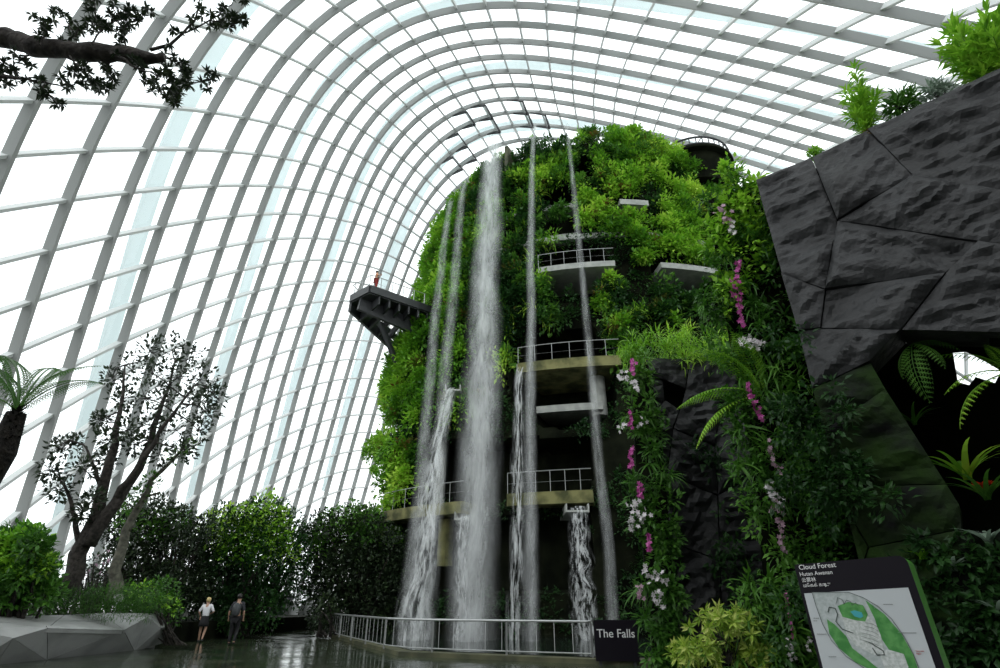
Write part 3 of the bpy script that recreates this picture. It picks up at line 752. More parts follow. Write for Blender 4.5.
def person(loc, h, rz, J, top, legs, hair, label, extra=None, skirt=False):
    """J: joints in units of height, figure faces +y"""
    root = empty('person', loc, label, 'person', rz=rz)
    S = lambda p: np.array(p, float)*h
    names = ['pelvis', 'belly', 'chest', 'neck', 'head0', 'head1', 'shL', 'elL', 'wrL', 'haL', 'shR', 'elR', 'wrR', 'haR', 'hiL', 'knL', 'anL', 'toL', 'hiR', 'knR', 'anR', 'toR']
    V = [S(J[n]) for n in names]; ix = {n: k for k, n in enumerate(names)}
    E_ = [('pelvis', 'belly'), ('belly', 'chest'), ('chest', 'neck'), ('neck', 'head0'), ('head0', 'head1'), ('chest', 'shL'), ('shL', 'elL'), ('elL', 'wrL'), ('wrL', 'haL'), ('chest', 'shR'), ('shR', 'elR'), ('elR', 'wrR'), ('wrR', 'haR'), ('pelvis', 'hiL'), ('hiL', 'knL'), ('knL', 'anL'), ('anL', 'toL'), ('pelvis', 'hiR'), ('hiR', 'knR'), ('knR', 'anR'), ('anR', 'toR')]
    r = dict(pelvis=.075, belly=.066, chest=.075, neck=.03, head0=.048, head1=.042, shL=.035, elL=.024, wrL=.016, haL=.018, hiL=.052, knL=.034, anL=.022, toL=.02)
    for n in list(r):
        if n.endswith('L'): r[n[:-1]+'R'] = r[n]
    rd = [r[n]*h for n in names]
    Ei = [(ix[a], ix[b]) for a, b in E_]
    # fingers: five short chains from each hand, part of the one body mesh
    for sd in 'LR':
        w = V[ix['wr'+sd]]; hd = V[ix['ha'+sd]]; d = unit(hd-w); side = unit(np.cross(d, [0.1, 1, 0]))
        for f in range(5):
            o_ = (f-2)*.007*h
            e1 = hd+d*(.028-.003*abs(f-2))*h+side*o_*1.5
            if f == 0: e1 = hd+side*-.024*h+d*.008*h
            V.append(e1); rd.append(.0055*h); Ei.append((ix['ha'+sd], len(V)-1))
    skin_mesh('body', V, Ei, rd, M_skin, root)
    g = 1.22
    def sub(nm, keys, mat, grow=g, add=None):
        k2 = [ix[q] for q in keys]; mp = {a: b for b, a in enumerate(k2)}
        ee = [(mp[a], mp[b]) for a, b in Ei if a in mp and b in mp]
        skin_mesh(nm, [V[a] for a in k2], ee, [rd[a]*grow for a in k2], mat, root)
    sub('shirt', (['pelvis'] if skirt else [])+['belly', 'chest', 'shL', 'elL', 'shR', 'elR'] if not extra or 'long' not in extra else ['belly', 'chest', 'shL', 'elL', 'wrL', 'shR', 'elR', 'wrR'], top)
    if skirt:
        a = V[ix['belly']]; m = MB(); m.tube([a+[0, 0, -.01*h], V[ix['pelvis']], V[ix['pelvis']]-[0, 0, .12*h], V[ix['pelvis']]-[0, 0, .19*h]], [.07*h, .098*h, .112*h, .115*h], 16)
        o = m.build('skirt', legs, None, smooth=True, attr=False); o.parent = root
    else: sub('trousers', ['pelvis', 'hiL', 'knL', 'anL', 'hiR', 'knR', 'anR'], legs, 1.35)
    hd = (V[ix['head0']]+V[ix['head1']])/2
    ball('hair', hd+np.array([0, -.012, .016])*h, (.058*h, .062*h, .06*h), hair, root)
    for sd in 'LR':
        t = V[ix['to'+sd]]; an = V[ix['an'+sd]]
        ball('shoe', (an+t)/2+[0, 0, -.004*h], (.028*h, .07*h, .022*h), M_black_c if not skirt else M_grey_c, root, 12)
    ball('nose', hd+np.array([0, .058, -.012])*h, (.008*h, .012*h, .012*h), M_skin, root, 8)
    return root, V, ix
BASE = dict(pelvis=(0, 0, .53), belly=(0, 0, .60), chest=(0, 0, .74), neck=(0, 0, .84), head0=(0, .01, .89), head1=(0, .01, .955),
            shL=(-.10, 0, .80), elL=(-.145, -.02, .64), wrL=(-.12, .04, .53), haL=(-.12, .055, .50), shR=(.10, 0, .80), elR=(.145, -.02, .64), wrR=(.14, .04, .50), haR=(.14, .05, .47),
            hiL=(-.05, 0, .50), knL=(-.055, .03, .28), anL=(-.055, 0, .045), toL=(-.055, .07, .02), hiR=(.05, 0, .50), knR=(.055, .05, .28), anR=(.055, -.04, .055), toR=(.055, .02, .02))
gw = at_z(200, 642, 0); gm = at_z(231, 645, 0)
Jw = dict(BASE); Jw.update(elR=(.175, -.03, .66), wrR=(.09, .10, .62), haR=(.05, .12, .62), elL=(-.16, -.03, .66), wrL=(-.13, .06, .56), knR=(.055, .02, .28), anR=(.05, -.09, .07), toR=(.05, -.03, .03), anL=(-.05, .03, .04))
person(tuple(gw), 1.74, R(12), Jw, M_white_c, M_black_c, M_blond, 'blond person in a white top and black skirt walking away on the wet path', skirt=True)
Jm = dict(BASE); Jm.update(anR=(.055, -.06, .06), toR=(.055, 0, .02), elL=(-.155, -.02, .64), wrL=(-.16, .02, .5), haL=(-.16, .03, .47))
rt, V_, ix_ = person(tuple(gm), 1.86, R(8), Jm, M_navy_c, M_black_c, M_hair, 'person in dark clothes with a grey backpack walking away on the wet path')
m = MB(); m.tube([(0, -.19, 1.05), (0, -.21, 1.1), (0, -.215, 1.3), (0, -.19, 1.44), (0, -.16, 1.48)], [.10, .155, .165, .13, .06], 12)
o = m.build('backpack', M_grey_c, None, smooth=True, attr=False); o.parent = rt
pp = at_z(374.5, 290.5, ZD)+np.array([0, .12, 0])
Jp = dict(BASE); Jp.update(elR=(.13, .06, .70), wrR=(.07, .17, .80), haR=(.05, .19, .83), elL=(-.12, .06, .7), wrL=(-.05, .17, .8), haL=(-.03, .19, .83))
person(tuple(pp), 1.7, R(-75), Jp, M_orange_c, M_red_c, M_hair, 'person in an orange top and maroon trousers standing on the high viewing platform')

# ================================================================ STONE WALLS BUILT OF ROUGH PANELS
def stone_panel(poly, P0, n, mat, parent, thick=.8, res=.13, amp=.12, tilt=.05, seed=0, gap=.018, name='rock_panel'):
    n = unit(np.asarray(n, float)); P0 = np.asarray(P0, float)
    ax = unit(np.cross(n, [0, 0, 1]));
    if ax[0] < 0: ax = -ax
    ay = np.array([0, 0, 1.0]); ay = unit(ay-n*np.dot(ay, n))
    if np.dot(n, CAM-P0) < 0: n = -n
    pts = np.array([on_plane(px, py, P0, n)-P0 for px, py in poly])
    A = np.stack([pts @ ax, pts @ ay], 1)
    c = A.mean(0)
    area = .5*np.sum(A[:, 0]*np.roll(A[:, 1], -1)-np.roll(A[:, 0], -1)*A[:, 1])
    if area < 0: A = A[::-1]
    # inset
    k = len(A); ins = []
    for q in range(k):
        e0 = unit(A[q]-A[q-1]); e1 = unit(A[(q+1) % k]-A[q]); n0 = np.array([-e0[1], e0[0]]); n1 = np.array([-e1[1], e1[0]])
        b_ = unit(n0+n1); ins.append(A[q]+b_*gap/max(.35, np.dot(b_, n0)))
    A = np.array(ins)
    bd = []
    for q in range(k):
        a_, b_ = A[q], A[(q+1) % k]; m_ = max(1, int(np.linalg.norm(b_-a_)/res))
        for t in range(m_): bd.append(a_+(b_-a_)*t/m_)
    bd = np.array(bd); nb = len(bd)
    lo, hi = A.min(0), A.max(0)
    gx, gy = np.meshgrid(np.arange(lo[0], hi[0], res), np.arange(lo[1], hi[1], res*.9))
    gx = gx+(np.arange(gx.shape[0]) % 2)[:, None]*res/2
    g = np.stack([gx.ravel(), gy.ravel()], 1); g = g+rng.uniform(-.2, .2, g.shape)*res
    ins_ = in_poly(g[:, 0], g[:, 1], [tuple(p) for p in A])
    def dist(g):
        d = np.full(len(g), 1e9)
        for q in range(k):
            a_, b_ = A[q], A[(q+1) % k]; e = b_-a_; t = np.clip(((g-a_) @ e)/(e @ e+1e-9), 0, 1)
            d = np.minimum(d, np.linalg.norm(g-(a_+t[:, None]*e), axis=1))
        return d
    dg_ = dist(g); g = g[ins_ & (dg_ > res*.45)]
    allp = [Vector(p) for p in bd]+[Vector(p) for p in g]
    vo, eo, fo, *_ = delaunay_2d_cdt(allp, [], [list(range(nb))], 1, 1e-6)
    v2 = np.array([[v.x, v.y] for v in vo])
    d = dist(v2)
    rot = (seed*37 % 90)-45+10
    cr, sr = math.cos(R(rot)), math.sin(R(rot))
    W = np.stack([(v2[:, 0]*cr+v2[:, 1]*sr), (-v2[:, 0]*sr+v2[:, 1]*cr)*2.4, v2[:, 0]*0+seed*3.1], 1)
    nz = vnoise(W, .9, seed, 4); rid = 1-np.abs(2*vnoise(W, 1.3, seed+5, 3)-1)
    hgt = amp*(1.1*(nz-.5)+.8*(rid-.6))+tilt*((v2[:, 0]-c[0])*math.sin(seed*2.3)+(v2[:, 1]-c[1])*math.cos(seed*1.7))
    hgt = hgt*np.clip(.35+d/.25, 0, 1)-.03*np.exp(-d/.04)
    P = P0+v2[:, :1]*ax+v2[:, 1:]*ay+hgt[:, None]*n
    m = MB(); tri = [tuple(f) for f in fo if len(f) == 3]
    if tri: 
        T = np.array(tri); nn = np.cross(P[T[:, 1]]-P[T[:, 0]], P[T[:, 2]]-P[T[:, 0]])
        fl = (nn @ n) < 0; T[fl] = T[fl][:, ::-1]
        m.add_arr(P, T, .5)
    # sides
    fb = np.array([P[np.argmin(((v2-b_)**2).sum(1))] for b_ in bd]); bb = fb-n*thick
    V = np.concatenate([fb, bb]); q = np.arange(nb); q2 = (q+1) % nb
    m.add_arr(V, np.stack([q, q+nb, q2+nb, q2], 1), .5)
    m.add(bb, [tuple(range(nb))])
    return m.build(name, mat, parent, attr=False)
CP0 = at_y(755, 179, 9.0); CN = unit(np.array([-.633, -.774, 0.0]))
cliff = empty('stone_cliff', (5.6, 9.0, 0), 'huge dark slate cliff of angular panels with a many-sided opening, on the right', 'rock wall')
CL = [[(755, 179), (811, 156), (837, 220), (825, 289), (781, 273)],
      [(811, 156), (867, 128), (913, 174), (837, 220)],
      [(867, 128), (935, 97), (1003, 68), (1090, 30), (1090, 200), (956, 182), (913, 174)],
      [(837, 220), (913, 174), (956, 182), (1090, 200), (1090, 255), (978, 240)],
      [(837, 220), (978, 240), (946, 272), (825, 289)],
      [(825, 289), (946, 272), (901, 330), (820, 327)],
      [(781, 273), (825, 289), (820, 327), (797, 330)],
      [(946, 272), (978, 240), (1090, 255), (1090, 334), (901, 330)],
      [(797, 330), (820, 327), (901, 330), (870, 361), (812, 389)],
      [(812, 389), (870, 361), (886, 389), (824, 430)],
      [(824, 430), (886, 389), (947, 484), (838.5, 486)],
      [(838.5, 486), (947, 484), (960, 505), (962, 529), (868, 547), (844, 505)],
      [(844, 505), (868, 547), (861, 570)],
      [(861, 570), (868, 547), (962, 529), (1090, 545), (1090, 710), (899, 710)]]
M_rock_moss = solid('mossy_slate', (.009, .0095, .010), (.018, .042, .007), rough=.85, scale=1.6, bump=.8, bscale=5, detail=6, spec=.15)
for k, poly in enumerate(CL):
    stone_panel(poly, CP0, CN, M_rock_moss if k in (9, 10, 11, 12, 13) else M_rock, cliff, thick=.75, amp=.27, tilt=.14, seed=k+1, res=.07, gap=.008)
# the dark hollow behind the opening
NB = -CN; AX = unit(np.cross([0, 0, 1], CN)); AX = AX if AX[0] > 0 else -AX
BP = CP0+NB*4.0
hole = [(953, 353), (966, 352), (984, 361), (1001, 371), (995, 383), (976, 377), (969, 385), (958, 382)]
frame_ = [(820, 250), (1010, 250), (1200, 250), (1200, 450), (1200, 640), (1010, 640), (820, 640), (820, 450)]
pb = [on_plane(px, py, BP, CN) for px, py in frame_]; ph = [on_plane(px, py, BP, CN) for px, py in hole]
m = MB()
for k in range(8): m.add([pb[k], pb[(k+1) % 8], ph[(k+1) % 8], ph[k]], [(0, 1, 2, 3)])
fr = [p-NB*3.3 for p in pb]
for k in range(8): m.add([pb[k], pb[(k+1) % 8], fr[(k+1) % 8], fr[k]], [(0, 1, 2, 3)])
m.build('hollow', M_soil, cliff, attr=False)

m = MB()
for poly in CL:
    cxy = np.mean(poly, axis=0); A_ = [on_plane(*(np.array(p)+(p[0] < 1000)*(cxy-p)*.02), CP0, CN)+NB*.3 for p in poly]; B_ = [p+NB*.4 for p in A_]; k = len(A_)
    m.add(A_+B_, [tuple(range(k)), tuple(range(2*k-1, k-1, -1))]+[(q, (q+1) % k, (q+1) % k+k, q+k) for q in range(k)])
poly_ = [(790, 185), (811, 160), (845, 145), (850, 200), (837, 218), (815, 215)]
A_ = [on_plane(*p, CP0, CN)+NB*.32 for p in poly_]; B_ = [p+NB*.3 for p in A_]; m.add(A_+B_, [(0, 1, 2, 3, 4, 5), (11, 10, 9, 8, 7, 6)]+[(q, (q+1) % 6, (q+1) % 6+6, q+6) for q in range(6)])
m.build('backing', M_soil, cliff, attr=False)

# ---- farther stone pillar behind the orchids
FP0 = at_y(645, 357, 14.0); FN = unit(np.array([-.25, -1, 0.0]))
pil = empty('stone_pillar', (4.2, 14.2, 0), 'dark faceted stone pillar between the falls and the large cliff, plants on its top', 'rock pillar')
FR = [[(645, 357), (690, 359), (686, 388), (663, 380), (648, 376)], [(690, 359), (760, 366), (765, 395), (720, 402), (686, 388)],
      [(648, 376), (663, 380), (665, 399), (651, 420)], [(665, 399), (680, 409), (673, 428), (651, 420)],
      [(686, 388), (720, 402), (715, 445), (673, 428), (680, 409)], [(651, 420), (673, 428), (667, 475), (657, 472)],
      [(673, 428), (715, 445), (718, 495), (667, 475)], [(720, 402), (765, 395), (780, 460), (718, 495), (715, 445)],
      [(657, 472), (667, 475), (718, 495), (720, 560), (665, 540)], [(718, 495), (780, 460), (800, 560), (720, 560)],
      [(665, 540), (720, 560), (722, 664), (678, 664)], [(720, 560), (800, 560), (815, 664), (722, 664)]]
for k, poly in enumerate(FR): stone_panel(poly, FP0, FN, M_rock, pil, thick=.6, amp=.4, tilt=.22, seed=k+21, res=.12, gap=.012)
m = MB(); A_ = [on_plane(px, py, FP0-FN*.62, FN) for px, py in ((646, 357), (762, 366), (820, 700), (680, 700))]
B_ = [p-FN*1.5 for p in A_]
m.add(A_+B_, [(0, 1, 2, 3), (7, 6, 5, 4), (0, 4, 5, 1), (3, 2, 6, 7), (0, 3, 7, 4), (1, 5, 6, 2)])
m.build('pillar_core', M_soil, pil, attr=False)

# ================================================================ PLANTED COLUMN BESIDE THE CLIFF
PCP0 = at_y(735, 300, 10.2); PCN = unit(np.array([-.45, -1, 0.0]))
colm = empty('planted_column', (4.9, 10.3, 0), 'tall narrow rock column draped with ferns and orchids against the left edge of the slate cliff', 'planted column')
PCOL = [(708, 200), (760, 180), (790, 300), (812, 390), (845, 500), (862, 570), (885, 700), (770, 700), (762, 560), (748, 440), (722, 300)]
def poly_block(m, poly, P0, n, thick):
    A = [on_plane(px, py, P0, n) for px, py in poly]; B = [a-n*thick for a in A]; k = len(A)
    m.add(A+B, [tuple(range(k)), tuple(range(2*k-1, k-1, -1))]+[(q, (q+1) % k, (q+1) % k+k, q+k) for q in range(k)])
if np.dot(PCN, CAM-PCP0) < 0: PCN = -PCN
m = MB(); poly_block(m, PCOL, PCP0, PCN, 1.6); m.build('core', M_soil, colm, attr=False)
def px_sample(poly, n, P0, nn, outlo=0, outhi=.3):
    xs = [p[0] for p in poly]; ys = [p[1] for p in poly]
    X = rng.uniform(min(xs), max(xs), n); Y = rng.uniform(min(ys), max(ys), n); k = in_poly(X, Y, poly)
    X, Y = X[k], Y[k]
    P = np.array([on_plane(x, y, P0, nn) for x, y in zip(X, Y)])
    return P+nn*rng.uniform(outlo, outhi, len(P))[:, None], X, Y
GREEN = [(702, 215), (720, 175), (745, 165), (762, 185), (785, 290), (800, 330), (830, 400), (845, 470), (850, 560), (835, 668), (735, 668), (752, 560), (735, 450), (706, 330)]
def planting(poly, n, P0, nn, mats, name, label, size, rad, per, out=(.05, .45), tpl=LEAF, droop=.3, thr=.0, sc=1.0, seed=3, tn=None):
    P, X, Y = px_sample(poly, n, P0, nn, *out)
    k = vnoise(P, 1.6, seed, 2) > thr; P = P[k]
    m = MB(); N = np.broadcast_to(nn, P.shape)
    t = vnoise(P, 1.1, seed+4, 2) if tn is None else np.full(len(P), tn)
    many_clumps(m, P, N, rng.uniform(.6, 1.3, len(P))*rad, per, np.full(len(P), size), tpl, t, droop=droop)
    return tag(m.build(name, mats), label, 'plants', kind='stuff')
planting(GREEN, 400, PCP0, PCN, L_mid, 'creeping_foliage', 'dense mid green creepers covering the planted column', .12, .26, 46, thr=.36)
planting(GREEN, 170, PCP0, PCN, L_mid, 'fern_foliage', 'fresh green arching fern blades bursting from the planted column', .42, .12, 16, tpl=BLADE, droop=.6, thr=.42, seed=8)
planting([(770, 330), (800, 330), (875, 430), (900, 500), (880, 560), (845, 668), (790, 668)], 230, CP0+CN*.1*(1 if np.dot(CN, CAM-CP0) > 0 else -1), CN, L_dark, 'clinging_foliage', 'dark creepers spilling from the planted column over the lower cliff panels', .12, .22, 34, thr=.45, seed=15)
planting([(705, 240), (724, 180), (748, 168), (765, 200), (770, 260), (730, 330)], 90, PCP0, PCN, L_bright, 'upper_foliage', 'yellow green leafy tuft at the head of the planted column', .16, .25, 34, thr=.2, seed=19, tn=.8)

# ---- orchid column in front of the far pillar
OCP0 = at_y(640, 480, 13.2); OCN = np.array([-.2, -1, 0]); OCN = unit(OCN)
OCOL = [(628, 362), (650, 360), (662, 420), (672, 500), (682, 600), (688, 668), (648, 668), (640, 560), (630, 470), (622, 400)]
orc = empty('orchid_column', (3.4, 13.4, 0), 'slim planted strip of orchids hanging down the left side of the stone pillar', 'planted column')
m = MB(); poly_block(m, [(632, 368), (648, 364), (660, 420), (676, 600), (684, 690), (656, 690), (648, 600), (636, 470)], OCP0-OCN*.25*1, OCN, .5); m.build('core', M_soil, orc, attr=False)
planting(OCOL, 190, OCP0, OCN, L_mid, 'orchid_foliage', 'strappy green leaves covering the slim orchid strip', .15, .22, 34, thr=.33, out=(0, .3), seed=23)
planting(OCOL, 80, OCP0, OCN, L_mid, 'strap_foliage', 'long arching leaves hanging from the slim orchid strip', .42, .1, 14, tpl=BLADE, droop=.8, thr=.4, out=(0, .3), seed=27)
planting([(615, 348), (640, 335), (700, 330), (735, 345), (735, 366), (640, 362)], 150, FP0-FN*.0, FN, L_bright, 'top_foliage', 'bright grassy ferns and creepers growing along the top of the stone pillar', .28, .2, 22, tpl=BLADE, droop=.3, seed=31, out=(-.6, .2), tn=.6)
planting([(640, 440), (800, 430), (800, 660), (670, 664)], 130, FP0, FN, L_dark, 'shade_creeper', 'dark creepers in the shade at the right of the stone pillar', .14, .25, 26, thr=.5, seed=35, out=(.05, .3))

# ---- orchid spikes: each spray is a thing of its own
def orchid(px, py, dx, dy, P0, nn, mat, n, size, kind, label, out=.55, hid=None):
    """flower spray whose blooms run from (px,py) by (dx,dy) image pixels, in front of its planted column"""
    A = on_plane(px, py, P0, nn)+nn*out; B = on_plane(px+dx, py+dy, P0, nn)+nn*out*.9
    root = empty('orchid_spray', tuple(A), label, 'orchid', 'orchid sprays hanging from the planted columns')
    m = MB(); C_ = np.linspace(0, 1, 7)[:, None]; pth = A+(B-A)*C_+nn*.06*np.sin(np.pi*C_)
    pth = np.vstack([A-nn*.3+[0, 0, .1], pth]); m.tube(pth, .008, 5); m.build('stem', L_mid, root)
    for q in range(n):
        m = MB()
        t = (q+.5)/n; c = A+(B-A)*t+rng.normal(size=3)*size*(.5 if kind == 'spike' else 1.1)+nn*.05
        fdir = unit(nn+rng.normal(size=3)*.5); a0 = rng.random()*6; x = unit(np.cross(fdir, [0, 0, 1])); y = np.cross(x, fdir)
        for p_ in range(5):
            a = a0+p_*2*math.pi/5; d = x*math.cos(a)+y*math.sin(a)
            inst(m, (LEAF[0]*[1.35, 1, 1], LEAF[1]), [c-d*size*.06], [d+fdir*.25], [fdir], size*1.15, rng.uniform(.1, .9))
        m.build('flower', mat, root)
    return root
def T(px, py): return (px, py)
PCA = (PCP0, PCN); OCA = (OCP0, OCN)
SP = [
 (738, 273, 5, 66, PCA, P_pink, 34, .055, 'spike', 'longest magenta orchid spray, high on the planted column beside the cliff'),
 (733, 292, 4, 22, PCA, P_pink, 14, .055, 'spike', 'short magenta orchid spray just left of the longest one'),
 (747, 394, 15, 34, PCA, P_pink, 24, .052, 'spike', 'magenta orchid spray below the big white cluster on the planted column'),
 (768, 450, 12, 30, PCA, P_blush, 16, .045, 'spike', 'faded pink orchid spray halfway down the planted column'),
 (779, 528, 6, 28, PCA, P_blush, 18, .045, 'spike', 'dusky purple orchid spray on the lower planted column'),
 (783, 588, 10, 48, PCA, P_pink, 16, .035, 'spike', 'lowest magenta orchid spray just left of the map sign'),
 (721, 222, 12, 16, PCA, P_blush, 22, .06, 'cluster', 'pale pink flower cluster at the very top of the planted column'),
 (733, 238, 3, 12, PCA, P_white, 10, .05, 'cluster', 'small white flower cluster right under the topmost pale one'),
 (741, 352, 22, 4, PCA, P_white, 34, .055, 'cluster', 'large white orchid cluster in the middle of the planted column'),
 (768, 488, 10, 24, PCA, P_white, 26, .045, 'cluster', 'white and blush orchid cluster halfway down the planted column'),
 (772, 512, 8, 14, PCA, P_blush, 16, .045, 'cluster', 'pink tinged orchid cluster below the white one on the planted column'),
 (786, 640, 8, 14, PCA, P_white, 12, .035, 'cluster', 'white orchid cluster at the lower left of the map sign'),
 (806, 636, 2, 12, PCA, P_white, 8, .03, 'cluster', 'small white flowers touching the left edge of the map sign'),
 (631, 367, 2, 16, OCA, P_pink, 16, .06, 'spike', 'topmost magenta orchid spray on the slim orchid strip'),
 (630, 418, 1, 16, OCA, P_pink, 12, .055, 'spike', 'second magenta orchid spray down the slim orchid strip'),
 (631, 452, -1, 22, OCA, P_pink, 16, .055, 'spike', 'third magenta orchid spray down the slim orchid strip'),
 (639, 487, 1, 16, OCA, P_pink, 14, .055, 'spike', 'fourth magenta orchid spray down the slim orchid strip'),
 (647, 537, 1, 16, OCA, P_pink, 14, .055, 'spike', 'lowest magenta orchid spray on the slim orchid strip'),
 (620, 380, 4, 8, OCA, P_white, 9, .06, 'cluster', 'white orchids sticking out at the top left of the slim orchid strip'),
 (632, 388, 6, 10, OCA, P_white, 12, .06, 'cluster', 'white orchids right below the topmost magenta spray'),
 (642, 428, 1, 3, OCA, P_white, 4, .06, 'cluster', 'single small white bloom on the right side of the slim orchid strip'),
 (622, 432, 2, 6, OCA, P_white, 6, .055, 'cluster', 'white blooms left of the second magenta spray'),
 (632, 508, 5, 12, OCA, P_white, 12, .065, 'cluster', 'bright white orchids at the middle left of the slim orchid strip'),
 (629, 525, 3, 8, OCA, P_white, 8, .06, 'cluster', 'white blooms just under the middle left orchids of the slim strip'),
 (644, 519, 2, 5, OCA, P_white, 7, .06, 'cluster', 'white blooms above the lowest magenta spray of the slim strip'),
 (644, 568, 3, 10, OCA, P_white, 10, .06, 'cluster', 'white orchids low on the slim orchid strip, the larger cluster'),
 (659, 577, 3, 5, OCA, P_white, 8, .06, 'cluster', 'white orchids low on the slim orchid strip, to the right'),
 (640, 588, 2, 10, OCA, P_blush, 7, .055, 'cluster', 'pale orchids low at the left edge of the slim orchid strip'),
 (655, 590, 3, 18, OCA, P_white, 12, .055, 'cluster', 'lowest white orchids on the slim strip above the falls sign'),
]
for s_ in SP:
    px, py, dx, dy, (a_, b_), mt, n, sz, kd, lb = s_
    orchid(px, py, dx, dy, a_, b_, mt, n, sz, kd, lb)

# ================================================================ FERNS
def fern(root_p, tips, label, name='tree_fern', mat=None, trunk=None, L=None, cat_='fern', group=None, wid=1.0, nP=36):
    """fronds from a crown to given world tips"""
    root = empty(name, tuple(root_p), label, cat_, group)
    if trunk is not None:
        m = MB(); m.tube(trunk[0], trunk[1], 12)
        n = 500; c = cat(trunk[0], n)+rng.normal(size=(n, 3))*.02; inst(m, NARROW, c, unit(rng.normal(size=(n, 3))*[1, 1, .3]+[0, 0, .8]), [0, 0, 1], .22, .5)
        m.build('trunk', M_black, root)
    for tp in tips:
        tp = np.asarray(tp, float); d = tp-root_p; Lg = np.linalg.norm(d)
        m = MB()
        # curved frond: rachis with paired pinnae, arching to its tip
        t = np.linspace(0, 1, nP+1)
        arch = .16*Lg
        side = unit(np.cross(d, [0, 0, 1])); up = unit(np.cross(side, d))
        Cn = root_p+d*t[:, None]+up*(arch*4*t*(1-t))[:, None]
        m.tube(Cn, np.linspace(.012, .003, nP+1)*Lg*.8, 5, .3)
        T_ = unit(np.gradient(Cn, axis=0))
        for sx in (-1, 1):
            k = np.arange(2, nP+1)
            ln = Lg*.26*wid*np.sin(np.pi*np.clip(.12+.86*t[k], 0, 1))**.8
            dirs = unit(side*sx+T_[k]*.45-up*.12)
            # each pinna is itself feathery: leaflets along it
            for f in np.linspace(.2, .9, 5):
                base = Cn[k]+dirs*(ln*f)[:, None]-up*(ln*.25*f*f)[:, None]
                for s2 in (-1, 1):
                    inst(m, NARROW, base, unit(T_[k]*s2+dirs*.5), up, ln*.27*(1.15-f*.8)+.01, rng.uniform(.2, .8, len(k)))
            inst(m, (NARROW[0]*[.55, 1, 1], NARROW[1]), Cn[k], dirs-up*.12, up, ln*1.05, rng.uniform(.2, .8, len(k)))
        m.build('frond', mat or L_mid, root)
    return root
r0 = at_y(17, 412, 7.5)
ft = [at_y(103, 384, 7.2), at_y(100, 366, 8.2), at_y(-60, 352, 7.0), at_y(-50, 400, 6.6), at_y(-70, 375, 8.5), at_y(60, 372, 8.8), at_y(-20, 362, 8.6)]
fern(r0, ft, 'tree fern with black fibrous trunk and spreading fronds at the left edge', trunk=(np.array([at_y(-60, 560, 7.6), at_y(-25, 500, 7.6), at_y(2, 452, 7.5), r0-[0, 0, .02]]), [.16, .16, .17, .12]), mat=L_mid, wid=.55)
r1 = on_plane(762, 400, PCP0, PCN)+PCN*.3
fern(r1, [on_plane(704, 366, PCP0, PCN)+PCN*.9, on_plane(683, 420, PCP0, PCN)+PCN*.8, on_plane(700, 455, PCP0, PCN)+PCN*.6, on_plane(735, 350, PCP0, PCN)+PCN*.9], 'bright tree fern reaching left from the planted column above the stone pillar', mat=L_bright, wid=.8, nP=26)

# plants inside the opening of the cliff
IN = lambda px, py, k: on_plane(px, py, CP0+NB*k, CN)
rA = IN(1010, 372, .5)
fern(rA, [IN(945, 394, .1), IN(938, 356, .4), IN(985, 345, .2), IN(960, 428, .2)], 'fern with pale fronds hanging in front of the bright gap inside the cliff opening', name='hollow_fern', mat=L_bright, wid=.8, nP=15)
rB = IN(912, 344, .4)
fern(rB, [IN(945, 368, .1), IN(930, 402, .3), IN(903, 378, .2), IN(960, 350, .5)], 'small dark fern at the upper left inside the cliff opening', name='hollow_fern', mat=L_mid, wid=.8, nP=13)
def rosette(c, n, L, w, mat, label, name, cat_='plant', centre=None, up=(0, 0, 1), group=None, spread=1.0):
    root = empty(name, tuple(c), label, cat_, group)
    t = blade_tpl(w, .5, 6)
    for q in range(n):
        a = q*2.4; d = unit(np.array([math.cos(a)*spread, math.sin(a)*spread, .55])+np.asarray(up)*.2)
        m = MB(); inst(m, t, [c], [d], [(0, 0, 1)], L*rng.uniform(.75, 1.1), rng.random()); m.build('leaf', mat, root)
    if centre:
        m = MB(); k = 16; a = np.arange(k)*2.4; dd = np.stack([np.cos(a), np.sin(a), 0*a+.6], -1)
        inst(m, LEAF, np.tile(np.asarray(c)+[0, 0, L*.2], (k, 1)), dd, [0, 0, 1], L*.25, .5); m.build('bract', centre, root)
    return root
rosette(IN(988, 500, .3), 14, .8, .05, L_mid, 'strap leaved bromeliad with a scarlet centre at the foot of the cliff opening', 'bromeliad', centre=P_red, group='plants in the cliff opening')
rosette(IN(968, 480, .5), 14, 1.0, .05, L_bright, 'tall strap leaved plant inside the cliff opening behind the bromeliad', 'strap_leaf_plant', group='plants in the cliff opening')
rosette(IN(915, 425, .9), 12, .6, .05, L_mid, 'dim strap leaved plant deep in the left of the cliff opening', 'strap_leaf_plant', group='plants in the cliff opening')
def shrub(c, r, n, mat, label, name='shrub', cat_='shrub', size=.12, group=None, squash=1.0, tpl=LEAF, stem_h=None, tint=.5, lobes=9, stem=True):
    c = np.asarray(c, float); base = c-np.array([0, 0, r*squash*.9 if stem_h is None else stem_h])
    root = empty(name, tuple(base), label, cat_, group)
    m = MB(); L = []
    for q in range(lobes):
        d = unit(rng.normal(size=3)); L.append(c+d*r*[.6, .6, .6*squash]*rng.uniform(.5, 1))
    if stem:
        for p in L[:6]: m.tube([base, base*.5+p*.5+rng.normal(size=3)*.05*r, p], [.035*r+.008, .025*r+.005, .012*r+.003], 5)
        m.build('stem', M_bark, root, attr=True)
    m = MB()
    for p in L: clump(m, p, r*.55, n//lobes, size, tpl, tint=tint, squash=squash)
    m.build('foliage', mat, root)
    return root
